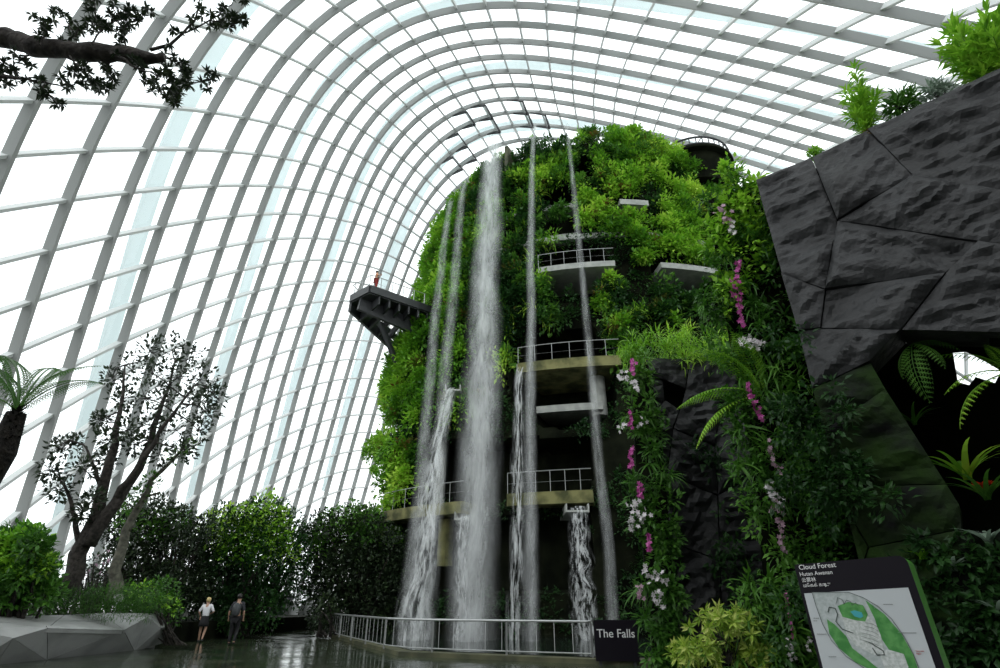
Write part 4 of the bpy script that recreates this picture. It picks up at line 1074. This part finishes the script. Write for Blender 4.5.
# epiphytes at the right, next to the map sign
planting([(880, 540), (960, 535), (1010, 560), (1010, 668), (950, 668)], 110, CP0, CN, L_dark, 'ledge_creeper', 'dark creepers on the cliff foot to the right of the map sign', .13, .16, 22, thr=.4, seed=45, out=(.02, .25))
q_ = CP0-NB*.0
rosette(on_plane(990, 545, CP0, CN)+CN*.0-NB*.2, 12, .5, .09, L_silver, 'silvery broad leaved epiphyte high on the cliff foot right of the map sign', 'epiphyte', group='silvery plants on the cliff foot')
rosette(on_plane(955, 572, CP0, CN)-NB*.2, 12, .42, .10, L_silver, 'silvery drooping epiphyte closest to the top right corner of the map sign', 'epiphyte', group='silvery plants on the cliff foot')
rosette(on_plane(925, 560, CP0, CN)-NB*.2, 10, .3, .16, L_bright, 'bright green broad leaf plant just above the map sign', 'broadleaf_plant')
rosette(on_plane(1000, 615, CP0, CN)-NB*.3, 12, .5, .09, L_silver, 'silvery epiphyte low at the right edge of the picture', 'epiphyte', group='silvery plants on the cliff foot')

# plants along the top edge of the cliff
TOPS = [(857, 100, .55, 'feathery bright green bamboo-like plant on the middle of the cliff top', .9, L_bright), (975, 35, 1.0, 'tall bright green bamboo-like plant at the top right corner of the cliff', .9, L_bright), (1000, 60, .8, 'second leafy plant in the top right corner, lowest on the cliff edge', .9, L_bright)]
def bambooish(px, py, h, label, mat, base=None, n=14, out=.25):
    b = on_plane(*base, CP0, CN)+NB*out-[0, 0, .1]; tp = on_plane(px, py, CP0, CN)+NB*out
    root = empty('cliff_top_plant', tuple(b), label, 'plant', 'plants on the cliff top')
    m = MB(); ms = MB()
    for q in range(n):
        e = b+(tp-b)*rng.uniform(.5, 1.25)+unit(rng.normal(size=3)*[1, 1, .2])*h*.45*rng.uniform(.3, 1)
        mid = (b+e)/2+[0, 0, h*.12]; P = np.array([b, mid, e]); P = cat(P, 12); ms.tube(P, .006, 4)
        for c_ in P[3:]: k = 6; inst(m, NARROW, np.tile(c_, (k, 1)), unit(rng.normal(size=(k, 3))+[0, 0, .2]+unit(e-b)), [0, 0, 1], .26*h**.5, rng.uniform(.3, 1, k))
    ms.build('stems', L_mid, root); m.build('foliage', mat, root)
bambooish(856, 84, .75, TOPS[0][3], L_bright, (868, 127))
bambooish(972, 20, 1.3, TOPS[1][3], L_bright, (985, 76), n=22)
bambooish(1004, 20, 1.2, TOPS[2][3], L_bright, (1010, 66), n=20)
def edge_plant(px, py, r, n, mat, label, size=.1, tpl=LEAF, squash=.7):
    shrub(on_plane(px, py, CP0, CN)+NB*.2, r, n, mat, label, 'cliff_top_plant', 'plant', size, 'plants on the cliff top', squash, tpl)
edge_plant(900, 97, .30, 420, L_mid, 'rounded grassy tuft on the cliff top between the two bamboo-like plants', .18, NARROW)
edge_plant(936, 85, .26, 360, L_silver, 'pale wispy tuft on the cliff top left of the corner plants', .16, NARROW)
edge_plant(812, 148, .16, 160, L_bright, 'small yellow green tuft near the left corner of the cliff top', .08)
edge_plant(826, 152, .12, 120, L_bronze, 'small orange brown tuft near the left corner of the cliff top', .06)
edge_plant(867, 130, .16, 160, L_bronze, 'brownish tuft at the foot of the middle bamboo-like plant', .08, NARROW)

# yellow-green bush at the bottom centre right
for (px, py, r, lab) in ((724, 630, .56, 'yellow green variegated bush at the bottom, left of the map sign'), (692, 655, .42, 'lower variegated bush in front of the stone pillar, cut by the picture edge'), (752, 655, .4, 'smaller variegated bush close to the lowest orchids')):
    c = at_y(px, py, 10.2)
    base = np.array([c[0], c[1], 0])
    root = empty('variegated_bush', tuple(base), lab, 'bush', 'variegated bushes')
    m = MB(); ms = MB()
    for q in range(46):
        e = c+unit(rng.normal(size=3)*[1, 1, .8]+[0, -.3, .25])*[r, r*.7, r*.6]*rng.uniform(.5, 1.05)
        ms.tube([base*.4+c*.6+rng.normal(size=3)*.05, (base*.2+c*.8+e)/2, e], .006, 4)
        k = 9; a = np.arange(k)*2*np.pi/k+rng.random()
        inst(m, (LEAF[0]*[.6, 1, 1], LEAF[1]), np.tile(e, (k, 1)), np.stack([np.cos(a), -.35+0*a, np.sin(a)-.15], -1)+rng.normal(size=(k, 3))*.25, np.array([0, -.9, .5])+rng.normal(size=3)*.3, .16, rng.uniform(0, 1, k))
    ms.build('stems', M_bark, root, attr=True); m.build('foliage', L_yellow, root)

# ================================================================ LEFT SIDE: FACETED PLANTER
WL = empty('faceted_planter', (-13.4, 20, 0), 'long low grey planter wall of triangular facets at the lower left', 'planter')
M_facet = solid('grey_faceted_concrete', (.25, .26, .25), (.34, .345, .34), rough=.6, scale=1.2, bump=.1)
def wl(px, py, off=0):
    # the planter's face follows a plane from (-13.5,17.1) to (-12.7,23.9)
    d = unit(np.array([.8, 6.8, 0])); n = np.array([d[1], -d[0], 0]); return on_plane(px, py, (-13.5, 17.1, 0), n)+n*off
VV = dict(a=(0, 617.5, -1.1), b=(35, 628, .4), c=(95, 615, -1.1), c2=(62, 622, .1), d=(172, 613, -.5), e=(140, 617, .3), f=(125, 613, -.9), g=(0, 638, .4), h=(50, 660, -.1), i=(0, 668, -.2), j=(110, 630, .5), k=(137, 651, -.1), l=(167, 644, -.25), m=(-40, 625, -.4), n=(-60, 690, -.3), o=(62, 622, .1), p=(152, 628, .35), q=(20, 680, -.3))
pv = {k: wl(x, y, o) for k, (x, y, o) in VV.items()}
tris = ['abm', 'mbg', 'gbh', 'gih', 'bjh', 'bcj', 'acb', 'chj', 'cfj', 'fej', 'jek', 'jkh', 'fde', 'epk', 'edp', 'pdl', 'plk', 'mgn', 'gni', 'inq', 'ihq']
seen = set()
for t in tris:
    if t in ('chj', 'acb') and t == 'chj': continue
    P = np.array([pv[ch] for ch in t]); nn = unit(np.cross(P[1]-P[0], P[2]-P[0])); 
    if np.dot(nn, CAM-P[0]) < 0: P = P[::-1]; nn = -nn
    c = P.mean(0); P = c+(P-c)*.985
    m = MB(); m.add(np.vstack([P, P-nn*.12]), [(0, 1, 2), (5, 4, 3), (0, 3, 4, 1), (1, 4, 5, 2), (2, 5, 3, 0)])
    m.build('facet', M_facet, WL, attr=False)
m = MB(); top = [wl(-60, 620, -.4), wl(171, 615, -.35)]
m.add([top[0]+[0, 0, -.1], top[1]+[0, 0, -.1], top[1]+[-1.2, 0, -.1], top[0]+[-1.2, 0, -.1], top[0]*[1, 1, 0], top[1]*[1, 1, 0], top[1]*[1, 1, 0]+[-1.2, 0, 0], top[0]*[1, 1, 0]+[-1.2, 0, 0]],
      [(0, 1, 2, 3), (4, 5, 1, 0), (5, 6, 2, 1), (7, 4, 0, 3)])
m.build('planter_core', M_facet, WL, attr=False)
# far faceted planter and dark box at the end of the path
pe = at_y(292, 612, 43)*[1, 1, 0]; fp = empty('faceted_planter', tuple(pe), 'small pale faceted planter where the path ends between the trees', 'planter')
for k, (xa, xb, ya, yb) in enumerate(((284, 291, 606, 600), (291, 299, 600, 607), (299, 306, 607, 599), (306, 314, 599, 604))):
    A = at_y(xa, ya, 43+.7*(k % 2)); B2 = at_y(xb, yb, 43+.7*((k+1) % 2))
    P = np.array([A*[1, 1, 0], B2*[1, 1, 0], B2, A]); Q = P+[0, .5, 0]
    m = MB(); m.add(np.vstack([P, Q]), [(0, 1, 2, 3), (7, 6, 5, 4), (0, 4, 5, 1), (1, 5, 6, 2), (2, 6, 7, 3), (3, 7, 4, 0)]); m.build('facet', M_facet, fp, attr=False)
bx = at_y(279, 611, 44)*[1, 1, 0]; m = MB(); m.box((-.8, -.4, 0), (.8, .4, 1.9)); m.box((-.85, -.45, 1.9), (.85, .45, 1.98))
o = m.build('equipment_box', M_navy_c, None, attr=False); o.location = tuple(bx); tag(o, 'dark grey box standing at the far end of the path', 'box')

# small plant label on a stake
sp = wl(133, 601, -.6); st = empty('plant_label', (sp[0], sp[1], .75), 'small pale label on a stake above the faceted planter', 'label')
m = MB(); m.tube([(sp[0], sp[1], .7), sp], .02, 6); m.build('stake', M_steel, st, attr=False)
m = MB(); m.box(sp+[-.16, -.02, -.02], sp+[.16, .02, .22]); m.build('plate', M_conc, st, attr=False)

# ================================================================ TREES AND SHRUBS AT THE LEFT
def tree(base, stems, crown, mat_leaf, mat_bark, label, name='tree', leaf=.16, nleaf=60, group=None, tw=.5, tint=.5, twigs=6):
    """stems: list of (world point list, radii); crown: list of (centre, radius); twigs join crown clumps to the nearest stem point"""
    root = empty(name, tuple(base), label, 'tree', group)
    allp = []
    for pts, rad in stems:
        m = MB(); q = cat(pts, 14); rr = np.interp(np.linspace(0, 1, 14), np.linspace(0, 1, len(rad)), rad)
        q[1:-1] += rng.normal(size=(12, 3))*rr[1:-1, None]*.35
        m.tube(q, rr, 8); m.build('stem', mat_bark, root, smooth=True); allp.append(q[4:])
    allp = np.concatenate(allp)
    mt = MB(); ml = MB()
    for c, r in crown:
        d = np.linalg.norm(allp-c, axis=1); s = allp[np.argmin(d)]
        mid = (s+c)/2+rng.normal(size=3)*.1*np.linalg.norm(c-s)
        mt.tube(cat([s, mid, c], 6), np.linspace(.035, .014, 6)*tw*2, 5)
        for k in range(twigs):
            e = c+unit(rng.normal(size=3)+[0, 0, .3])*r*rng.uniform(.6, 1.1)
            mt.tube([c, (c+e)/2+rng.normal(size=3)*.08*r, e], [.012*tw*2, .008*tw*2, .004*tw*2], 4)
        clump(ml, c, r, nleaf, leaf, LEAF, tint=tint)
    mt.build('twigs', mat_bark, root); ml.build('foliage', mat_leaf, root)
    return root
G = lambda px, py, Y: at_y(px, py, Y)
# T1: dark multi-stemmed tree with sparse small leaves
b0 = G(62, 596, 21.0)
S = [([b0, G(85, 545, 21), G(103, 500, 21), G(110, 460, 20.6), G(122, 400, 20.5), G(125, 365, 20.5)], [.33, .27, .2, .14, .07, .03]),
     ([G(88, 545, 21), G(125, 490, 21), G(150, 440, 21.5), G(168, 390, 21.5), G(175, 360, 21.5)], [.27, .2, .14, .08, .03]),
     ([G(110, 510, 21), G(140, 465, 20.4), G(160, 430, 20.2), G(195, 385, 20.2)], [.16, .11, .07, .03]),
     ([G(78, 558, 21), G(75, 520, 20.7), G(68, 490, 20.6), G(52, 470, 20.6)], [.12, .09, .06, .02]),
     ([G(102, 490, 21), G(96, 470, 20.8), G(85, 445, 20.8), G(70, 440, 20.8)], [.10, .07, .04, .02])]
CRm = [(150, 352, 12), (172, 350, 14), (190, 358, 13), (132, 370, 14), (155, 375, 15), (178, 378, 15), (200, 380, 14), (214, 395, 10), (145, 398, 15), (168, 402, 15), (190, 405, 15), (208, 415, 10), (120, 400, 10), (112, 378, 8),
       (150, 425, 12), (175, 430, 14), (198, 430, 9), (135, 445, 8), (160, 455, 9), (100, 420, 6), (72, 445, 9), (58, 448, 8), (50, 470, 8), (60, 490, 9), (85, 470, 8), (92, 500, 7), (80, 515, 6), (108, 440, 9), (185, 450, 9), (205, 398, 10), (105, 460, 9), (128, 430, 10)]
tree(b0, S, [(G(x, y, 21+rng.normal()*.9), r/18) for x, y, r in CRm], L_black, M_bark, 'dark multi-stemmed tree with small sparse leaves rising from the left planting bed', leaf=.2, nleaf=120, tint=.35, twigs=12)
b1 = G(112, 600, 22.5)
tree(b1, [([b1, G(118, 560, 22.5), G(132, 520, 22.5), G(152, 478, 22.3), G(178, 455, 22.2), G(188, 440, 22.2)], [.26, .2, .16, .12, .08, .03]), ([G(128, 530, 22.5), G(140, 500, 22.5), G(160, 492, 22.4)], [.1, .07, .03])],
     [(G(x, y, 22.3), r/22) for x, y, r in ((178, 455, 9), (188, 447, 7), (150, 482, 9), (128, 505, 9), (140, 495, 8))], L_mid, M_bark_pale, 'slimmer pale mossy tree leaning right beside the dark multi-stemmed tree', leaf=.2, nleaf=60, tint=.7)
def mass(label, name, items, Y, mat, leaf, n, base_px, mat2=None, items2=(), stem=M_bark, cat_='shrub', group='large shrubs along the path', tint=.45, dy=1.0, sr=.09):
    b = G(*base_px, Y); b[2] = .1
    root = empty(name, tuple(b), label, cat_, group)
    ms = MB(); ml = MB()
    for x, y, r in items:
        c = G(x, y, Y+rng.normal()*dy*.5); rr = r*Y/560
        ms.tube(cat([b+[rng.normal()*.3, 0, 0], (b+c)/2+rng.normal(size=3)*.2, c], 6), np.linspace(sr, .02, 6), 6)
        clump(ml, c, rr*1.1, int(n*(r/14)**2), leaf, LEAF, tint=tint, tv=.4)
    ms.build('stem', stem, root); ml.build('foliage', mat, root)
    if items2:
        m = MB()
        for x, y, r in items2: clump(m, G(x, y, Y-dy*.7), r*Y/560, int(n*(r/14)**2*.6), leaf, LEAF, tint=.7)
        m.build('new_growth', mat2, root)
    return root
def fill(poly, step, r, jit=4):
    xs = [p[0] for p in poly]; ys = [p[1] for p in poly]; out = []
    for x in np.arange(min(xs), max(xs), step):
        for y in np.arange(min(ys), max(ys), step):
            X = x+rng.uniform(-jit, jit); Y = y+rng.uniform(-jit, jit)
            if in_poly(X, Y, poly): out.append((X, Y, r*rng.uniform(.8, 1.2)))
    return out
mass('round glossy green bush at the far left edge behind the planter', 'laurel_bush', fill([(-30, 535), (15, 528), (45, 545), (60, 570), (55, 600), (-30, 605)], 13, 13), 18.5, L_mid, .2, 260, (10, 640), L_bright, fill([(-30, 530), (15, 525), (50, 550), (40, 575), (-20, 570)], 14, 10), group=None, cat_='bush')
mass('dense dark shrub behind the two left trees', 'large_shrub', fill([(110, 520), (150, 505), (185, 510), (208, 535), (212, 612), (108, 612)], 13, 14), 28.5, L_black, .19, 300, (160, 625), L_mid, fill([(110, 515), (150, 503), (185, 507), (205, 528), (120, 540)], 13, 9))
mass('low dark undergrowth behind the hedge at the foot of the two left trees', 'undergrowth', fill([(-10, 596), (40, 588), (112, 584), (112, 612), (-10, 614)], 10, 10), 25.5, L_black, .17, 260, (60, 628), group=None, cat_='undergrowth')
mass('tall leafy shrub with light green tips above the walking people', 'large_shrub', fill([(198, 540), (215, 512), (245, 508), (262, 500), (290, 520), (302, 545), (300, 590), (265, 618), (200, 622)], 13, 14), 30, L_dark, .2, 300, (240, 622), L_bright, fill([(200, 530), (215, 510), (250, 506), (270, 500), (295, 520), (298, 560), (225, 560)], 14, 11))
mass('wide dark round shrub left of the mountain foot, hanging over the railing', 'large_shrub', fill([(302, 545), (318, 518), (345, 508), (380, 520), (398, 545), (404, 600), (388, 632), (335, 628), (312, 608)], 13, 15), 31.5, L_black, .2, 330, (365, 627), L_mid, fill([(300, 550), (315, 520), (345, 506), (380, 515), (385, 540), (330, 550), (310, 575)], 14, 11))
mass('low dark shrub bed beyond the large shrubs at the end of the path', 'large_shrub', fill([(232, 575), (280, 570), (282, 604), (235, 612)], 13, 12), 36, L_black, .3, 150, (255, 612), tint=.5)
mass('leafy bush with bright leaves beside the end of the faceted planter', 'laurel_bush', fill([(124, 594), (145, 588), (172, 590), (184, 608), (182, 626), (172, 626), (166, 612), (126, 612)], 10, 9), 23.2, L_mid, .15, 260, (176, 640), L_bright, fill([(128, 594), (150, 588), (174, 593), (182, 615)], 11, 8), sr=.03, group=None, cat_='bush')
m = MB()
for x, y, r in fill([(8, 608), (40, 594), (90, 591), (135, 592), (160, 600), (168, 612), (90, 616), (8, 617)], 7, 7, 2): clump(m, G(x, y, 20.5), .3, 90, .16, BLADE, tint=.45)
tag(m.build('feathery_ground_cover', L_mid), 'soft feathery bright green ground cover along the back of the faceted planter', 'ground cover', kind='stuff')
rt = mass('shrub with pale pink blossom between the two left trees', 'flowering_shrub', fill([(78, 560), (92, 552), (106, 552), (112, 575), (102, 592), (80, 592)], 8, 8), 23.5, L_black, .16, 70, (92, 610), P_blush, [(97, 560, 6), (104, 568, 6), (92, 574, 5), (108, 556, 5)], group=None, tint=.5)
mass('low drooping dark plants at the right side of the path before the railing', 'path_plants', [(322, 612, 7), (314, 605, 6), (328, 603, 8), (318, 618, 5), (325, 620, 5)], 29.5, L_black, .22, 150, (324, 628), group=None, cat_='plants', tint=.6)
# silhouettes and single shrubs on the mountain
SH = [(533, 140, 'bushy shrub on the mountain rim between the two widest falls'), (590, 138, 'round shrub on the rim right of the rightmost fall'), (612, 136, 'bright shrub on the rim at the middle right'), (632, 133, 'tall airy shrub at the highest point of the rim'), (650, 145, 'shrub on the rim just left of the summit drum'),
      (733, 172, 'shrub growing at the right foot of the summit drum'), (432, 262, 'shrub with yellow tips above the viewing platform'), (446, 225, 'shrub on the upper left flank of the mountain'), (640, 262, 'bright shrub at the left end of the right balcony slab'), (560, 218, 'shrub hanging over the small middle balcony'),
      (600, 312, 'dark shrub under the curved white balcony'), (590, 205, 'light green shrub right of the upper slabs'), (672, 230, 'orange tipped shrub at the upper right of the mountain'), (395, 360, 'shrub on the left flank under the viewing platform'), (375, 470, 'shrub above the low cave at the left foot'), (385, 548, 'mossy shrub at the left foot of the mountain')]
for k, (px, py, lab) in enumerate(SH):
    P, th = mhit(px, max(py, 152)); n_ = mnorm(np.array(th), np.array(P[2]))
    c = P+n_*.5 if py >= 143 else np.array([*(at_y(px, py, P[1]+.6))])
    shrub(c, rng.uniform(.7, 1.0), 700, (L_bright, L_mid, L_bright, L_bronze if 'orange' in lab else L_bright)[k % 4], lab+'', 'mountain_shrub', 'shrub', .3, 'shrubs on the mountain', .85)

# ================================================================ NEAR BRANCH AT THE TOP LEFT
br = empty('tree_branch', tuple(at_y(-60, 25, 4.6)), 'thick gnarled tree limb with leafy twigs reaching in at the top left', 'branch')
B = lambda px, py, Y=4.6: at_y(px, py, Y)
m = MB(); q = cat([B(-90, 22), B(0, 37), B(40, 47), B(80, 52), B(120, 54), B(150, 58), B(163, 57)], 40); rr = np.interp(np.linspace(0, 1, 40), [0, .35, .9, 1], [.17, .13, .10, .05])
q[1:] += rng.normal(size=(39, 3))*.008; m.tube(q, rr*(1+.06*rng.normal(size=40)), 14); m.build('limb', M_bark, br, smooth=True)
TW = [[(110, 52), (128, 62), (140, 70), (160, 76)], [(0, 75), (25, 80), (45, 83), (62, 86)], [(-20, 70), (0, 75)], [(90, 45), (100, 30), (95, 12), (92, -5)], [(100, 32), (112, 22), (125, 18), (130, 8)], [(150, 50), (175, 42), (195, 20), (198, 2), (205, -8)], [(185, 33), (210, 20), (228, 8), (235, -4)], [(210, 20), (232, 24), (243, 16)],
      [(60, 48), (75, 36), (66, 20), (55, 10)], [(75, 36), (85, 25), (105, 24)], [(30, 55), (20, 60), (8, 72)], [(70, 56), (78, 66), (85, 75), (95, 82), (105, 90)], [(45, 84), (38, 92), (50, 98), (60, 104)], [(62, 86), (75, 84), (88, 80), (100, 85)], [(140, 70), (150, 84), (165, 96), (178, 102)], [(160, 74), (180, 80), (195, 83), (215, 78)],
      [(163, 57), (178, 62), (186, 75)], [(128, 52), (122, 30), (112, 5), (108, -6)], [(122, 30), (138, 15), (150, 8)], [(40, 45), (48, 30), (42, 18)], [(95, 55), (110, 70), (112, 80)], [(160, 60), (172, 78), (170, 95)]]
m = MB(); ml = MB()
for t in TW:
    Y = 4.6+rng.uniform(-.25, .25); P = cat([B(x, y, Y) for x, y in t], 12); P[1:-1] += rng.normal(size=(10, 3))*.008
    w = .022 if t[0] in ((150, 50), (110, 52), (0, 75)) else .011
    if t[0] in ((0, 75), (-20, 70)): w = .03
    m.tube(P, np.linspace(w, .005, 12), 6)
    for k in list(range(2, 12, 2))+[11]:
        for rep in range(2 if rng.random() < .55 else 1):
            n = rng.integers(12, 22); c = P[k]
            sub_ = c+unit(rng.normal(size=3))*(.05+.06*rep)
            m.tube([c, sub_], .004, 4)
            inst(ml, (LEAF[0]*[.6, 1, 1], LEAF[1]), np.tile(sub_, (n, 1)), unit(rng.normal(size=(n, 3))+[0, 0, .2]), [0, 0, 1], .095, rng.uniform(0, 1, n))
m.build('twigs', M_bark, br); ml.build('foliage', L_black, br)

# ================================================================ MAP SIGN IN THE FOREGROUND
# face plane: leaning slightly back, turned a little to the left
SY = 3.1
TLp = at_y(794, 564.6, SY)
ux = unit(np.array([1, -.9, .06])); 
uz = unit(np.array([.03, .035, 1.0])); uz = unit(uz-ux*np.dot(ux, uz)+ux*.0); uz0 = np.array([0, 0, 1.0]); sn = unit(np.cross(ux, uz));
if sn[1] > 0: sn = -sn
def sg(px, py):
    P = on_plane(px, py, TLp, sn)-TLp; return np.array([P @ ux, P @ uz])
sign = empty('map_sign', tuple(TLp*[1, 1, 0]), 'dark map sign with the garden plan and a green side, at the lower right foreground', 'sign')
tr = sg(905, 554); bl = np.array([0, -TLp[2]+.0]); wS = tr[0]; hB = -TLp[2]
# rounded outline
def rounded(w, h0, h1, r):
    P = [(0, h0), (w, h0)]
    for a in np.linspace(0, 90, 8): P.append((w-r+r*math.cos(R(a)), h1-r+r*math.sin(R(a))))
    for a in np.linspace(90, 180, 5): P.append((r*.4+r*.4*math.cos(R(a)), h1-r*.4+r*.4*math.sin(R(a))))
    return P
ol = rounded(wS, hB, 0.0, .035)
def plate(m, ol, d0, d1, org=TLp):
    A = [org+ux*x+uz*z+sn*d0 for x, z in ol]; B = [org+ux*x+uz*z+sn*d1 for x, z in ol]; k = len(ol)
    m.add(A+B, [tuple(range(k))[::-1], tuple(range(k, 2*k))]+[(q, (q+1) % k, (q+1) % k+k, q+k) for q in range(k)])
M_signgreen = solid('green_painted_side', (.04, .20, .01), rough=.6, spec=.1)
m = MB(); plate(m, ol, -.004, 0.0); m.build('front_panel', M_signblack, sign, attr=False)
m = MB(); plate(m, [(x*1.0, z) for x, z in ol], -.17, -.004); m.build('body', M_signgreen, sign, attr=False)
wtl, wtr = sg(805, 592.5), sg(908.5, 588.5); wbl = sg(822, 668)
xl, xr, zt = (wtl[0]+wbl[0])/2, wtr[0], (wtl[1]+wtr[1])/2
M_sheet = solid('pale_map_sheet', (.60, .64, .66), rough=.4)
W_ = xr-xl; H_ = W_*1.35
def q3(x, z, d): return TLp+ux*x+uz*z+sn*d
m = MB(); plate(m, [(xl, zt-H_), (xr, zt-H_), (xr, zt), (xl, zt)], 0, .003); sheet = m.build('map_sheet', M_sheet, sign, attr=False)
def blob(name, pts, d, mat, parent=sheet, thick=.0006):
    ol_ = [sg(*p) for p in pts]
    A = np.array(ol_); area = np.sum(A[:, 0]*np.roll(A[:, 1], -1)-np.roll(A[:, 0], -1)*A[:, 1])
    if area < 0: ol_ = ol_[::-1]
    ol_ = [(x, max(z, zt-H_)) for x, z in ol_]
    m = MB(); plate(m, ol_, d-thick, d); return m.build(name, mat, parent, attr=False)
M_line = solid('dark_print', (.06, .08, .07), rough=.5); M_g1 = solid('green_print', (.05, .25, .05), (.12, .38, .10), rough=.5, scale=30); M_g2 = solid('pale_grey_print', (.42, .48, .47), (.55, .6, .6), rough=.5, scale=60)
M_cy = solid('cyan_print', (.06, .42, .48), rough=.5); M_wh = solid('white_print', (.72, .75, .74), (.5, .55, .52), rough=.5, scale=80); M_redp = solid('red_print', (.55, .08, .08), rough=.5)
Z = lambda x, y: (760+x*.24, 540+y*.24)      # positions read from an enlarged view of the panel
def stroke(pts, w, d, mat, name='outline'):
    P = [sg(*Z(*p)) for p in pts]; m = MB()
    for a, b in zip(P[:-1], P[1:]):
        t = unit(b-a); nrm = np.array([-t[1], t[0]])*w/2; a2 = a-t*w*.3; b2 = b+t*w*.3
        ol_ = [a2-nrm, b2-nrm, b2+nrm, a2+nrm]; plate(m, [tuple(x) for x in ol_], d-.0004, d)
    return m.build(name, mat, sheet, attr=False)
leafout = [(218, 218), (235, 275), (262, 350), (300, 420), (360, 485), (430, 530), (480, 575), (540, 640), (680, 660), (665, 540), (640, 475), (600, 400), (550, 330), (490, 275), (430, 240), (370, 218)]
blob('map_drawing', [Z(*p) for p in leafout], .0042, M_g2)
blob('map_green', [Z(*p) for p in [(440, 250), (520, 310), (590, 390), (640, 480), (662, 545), (655, 600), (610, 560), (590, 480), (540, 460), (500, 400), (480, 330)]], .0050, M_g1)
blob('map_green', [Z(*p) for p in [(280, 330), (310, 350), (360, 400), (385, 450), (450, 500), (500, 540), (470, 545), (400, 510), (330, 450), (290, 390)]], .0050, M_g1)
blob('map_green', [Z(*p) for p in [(325, 275), (370, 258), (430, 272), (450, 310), (440, 340), (400, 335), (345, 320)]], .0062, M_g1)
blob('map_mountain', [Z(*p) for p in [(325, 300), (350, 340), (360, 390), (400, 440), (480, 480), (520, 470), (505, 400), (485, 350), (455, 320), (400, 300)]], .0056, M_wh)
blob('map_pale_ground', [Z(*p) for p in [(530, 455), (600, 475), (620, 530), (610, 580), (520, 530), (500, 480)]], .0064, M_wh)
blob('map_pool', [Z(*p) for p in [(378, 298), (395, 293), (425, 302), (432, 318), (420, 326), (395, 318)]], .0070, M_cy)
stroke(leafout[4:]+leafout[:5], .0022, .0068, M_line)
stroke([(285, 300), (290, 280), (315, 285), (325, 310), (318, 340), (345, 372), (390, 388)], .004, .0074, M_line)
stroke([(318, 268), (325, 240), (345, 250), (352, 268), (362, 250), (380, 258), (385, 272), (400, 262), (412, 276)], .002, .0076, M_line)
stroke([(455, 425), (480, 440), (515, 462), (520, 478), (490, 480), (470, 450)], .004, .0074, M_line)
for k in range(6): stroke([(440-k*4, 345+k*14), (470, 350+k*16), (495, 365+k*15)], .0014, .0074, M_line)
for a in (((478, 285), (490, 268), (512, 266)), ((575, 384), (590, 386)), ((640, 462), (660, 462)), ((288, 487), (370, 492)), ((262, 390), (285, 395))): stroke(a, .0008, .0074, M_g2, 'leader_line')
def stext(s, px, py, size, mat=M_signwhite, d=.001, name='lettering'):
    x, z = sg(px, py); 
    Mx = Matrix((( *[ux[0], uz[0], sn[0]], 0), (ux[1], uz[1], sn[1], 0), (ux[2], uz[2], sn[2], 0), (0, 0, 0, 1)))
    P = q3(x, z, d)-np.array(sign.location)
    o = text_mesh(s, size, Matrix.Translation(Vector(P)) @ Mx, mat, name, sign, extrude=.0004); return o
pxm = abs(sg(905, 560)[0]-sg(795, 564)[0])/110
stext('Cloud Forest', 799.3, 569.8, pxm*7.4)
stext('Hutan Awanan', 800, 576.2, pxm*5.9)
stext('云雾林', 802, 582.0, pxm*5.2)
stext('மேகக் காடு', 803.5, 587.2, pxm*4.8)
# hearing symbol drawn as small arcs
m = MB()
for r_ in (.35, .65, 1.0):
    a = np.linspace(R(-60), R(60), 7); c = sg(824, 585.2); P = [c+pxm*2.2*r_*np.array([math.cos(t), math.sin(t)]) for t in a]
    for u_, v_ in zip(P[:-1], P[1:]):
        t = unit(v_-u_); nr = np.array([-t[1], t[0]])*pxm*.22; plate(m, [tuple(u_-nr), tuple(v_-nr), tuple(v_+nr), tuple(u_+nr)], .0004, .0012)
m.build('audio_symbol', M_signwhite, sign, attr=False)
M_txt = solid('grey_print', (.2, .22, .22), rough=.5)
stext('You are\nhere', 760+.24*650, 540+.24*466, pxm*2.2, M_redp, .0045)
for x0, x1, y in ((516, 560, 268), (590, 655, 387), (225, 248, 326), (225, 240, 337), (240, 282, 392), (288, 320, 486)):
    for q in np.arange(x0, x1-4, 8): stroke([(q, y), (q+5, y)], .0028, .0046, M_txt, 'fine_print')
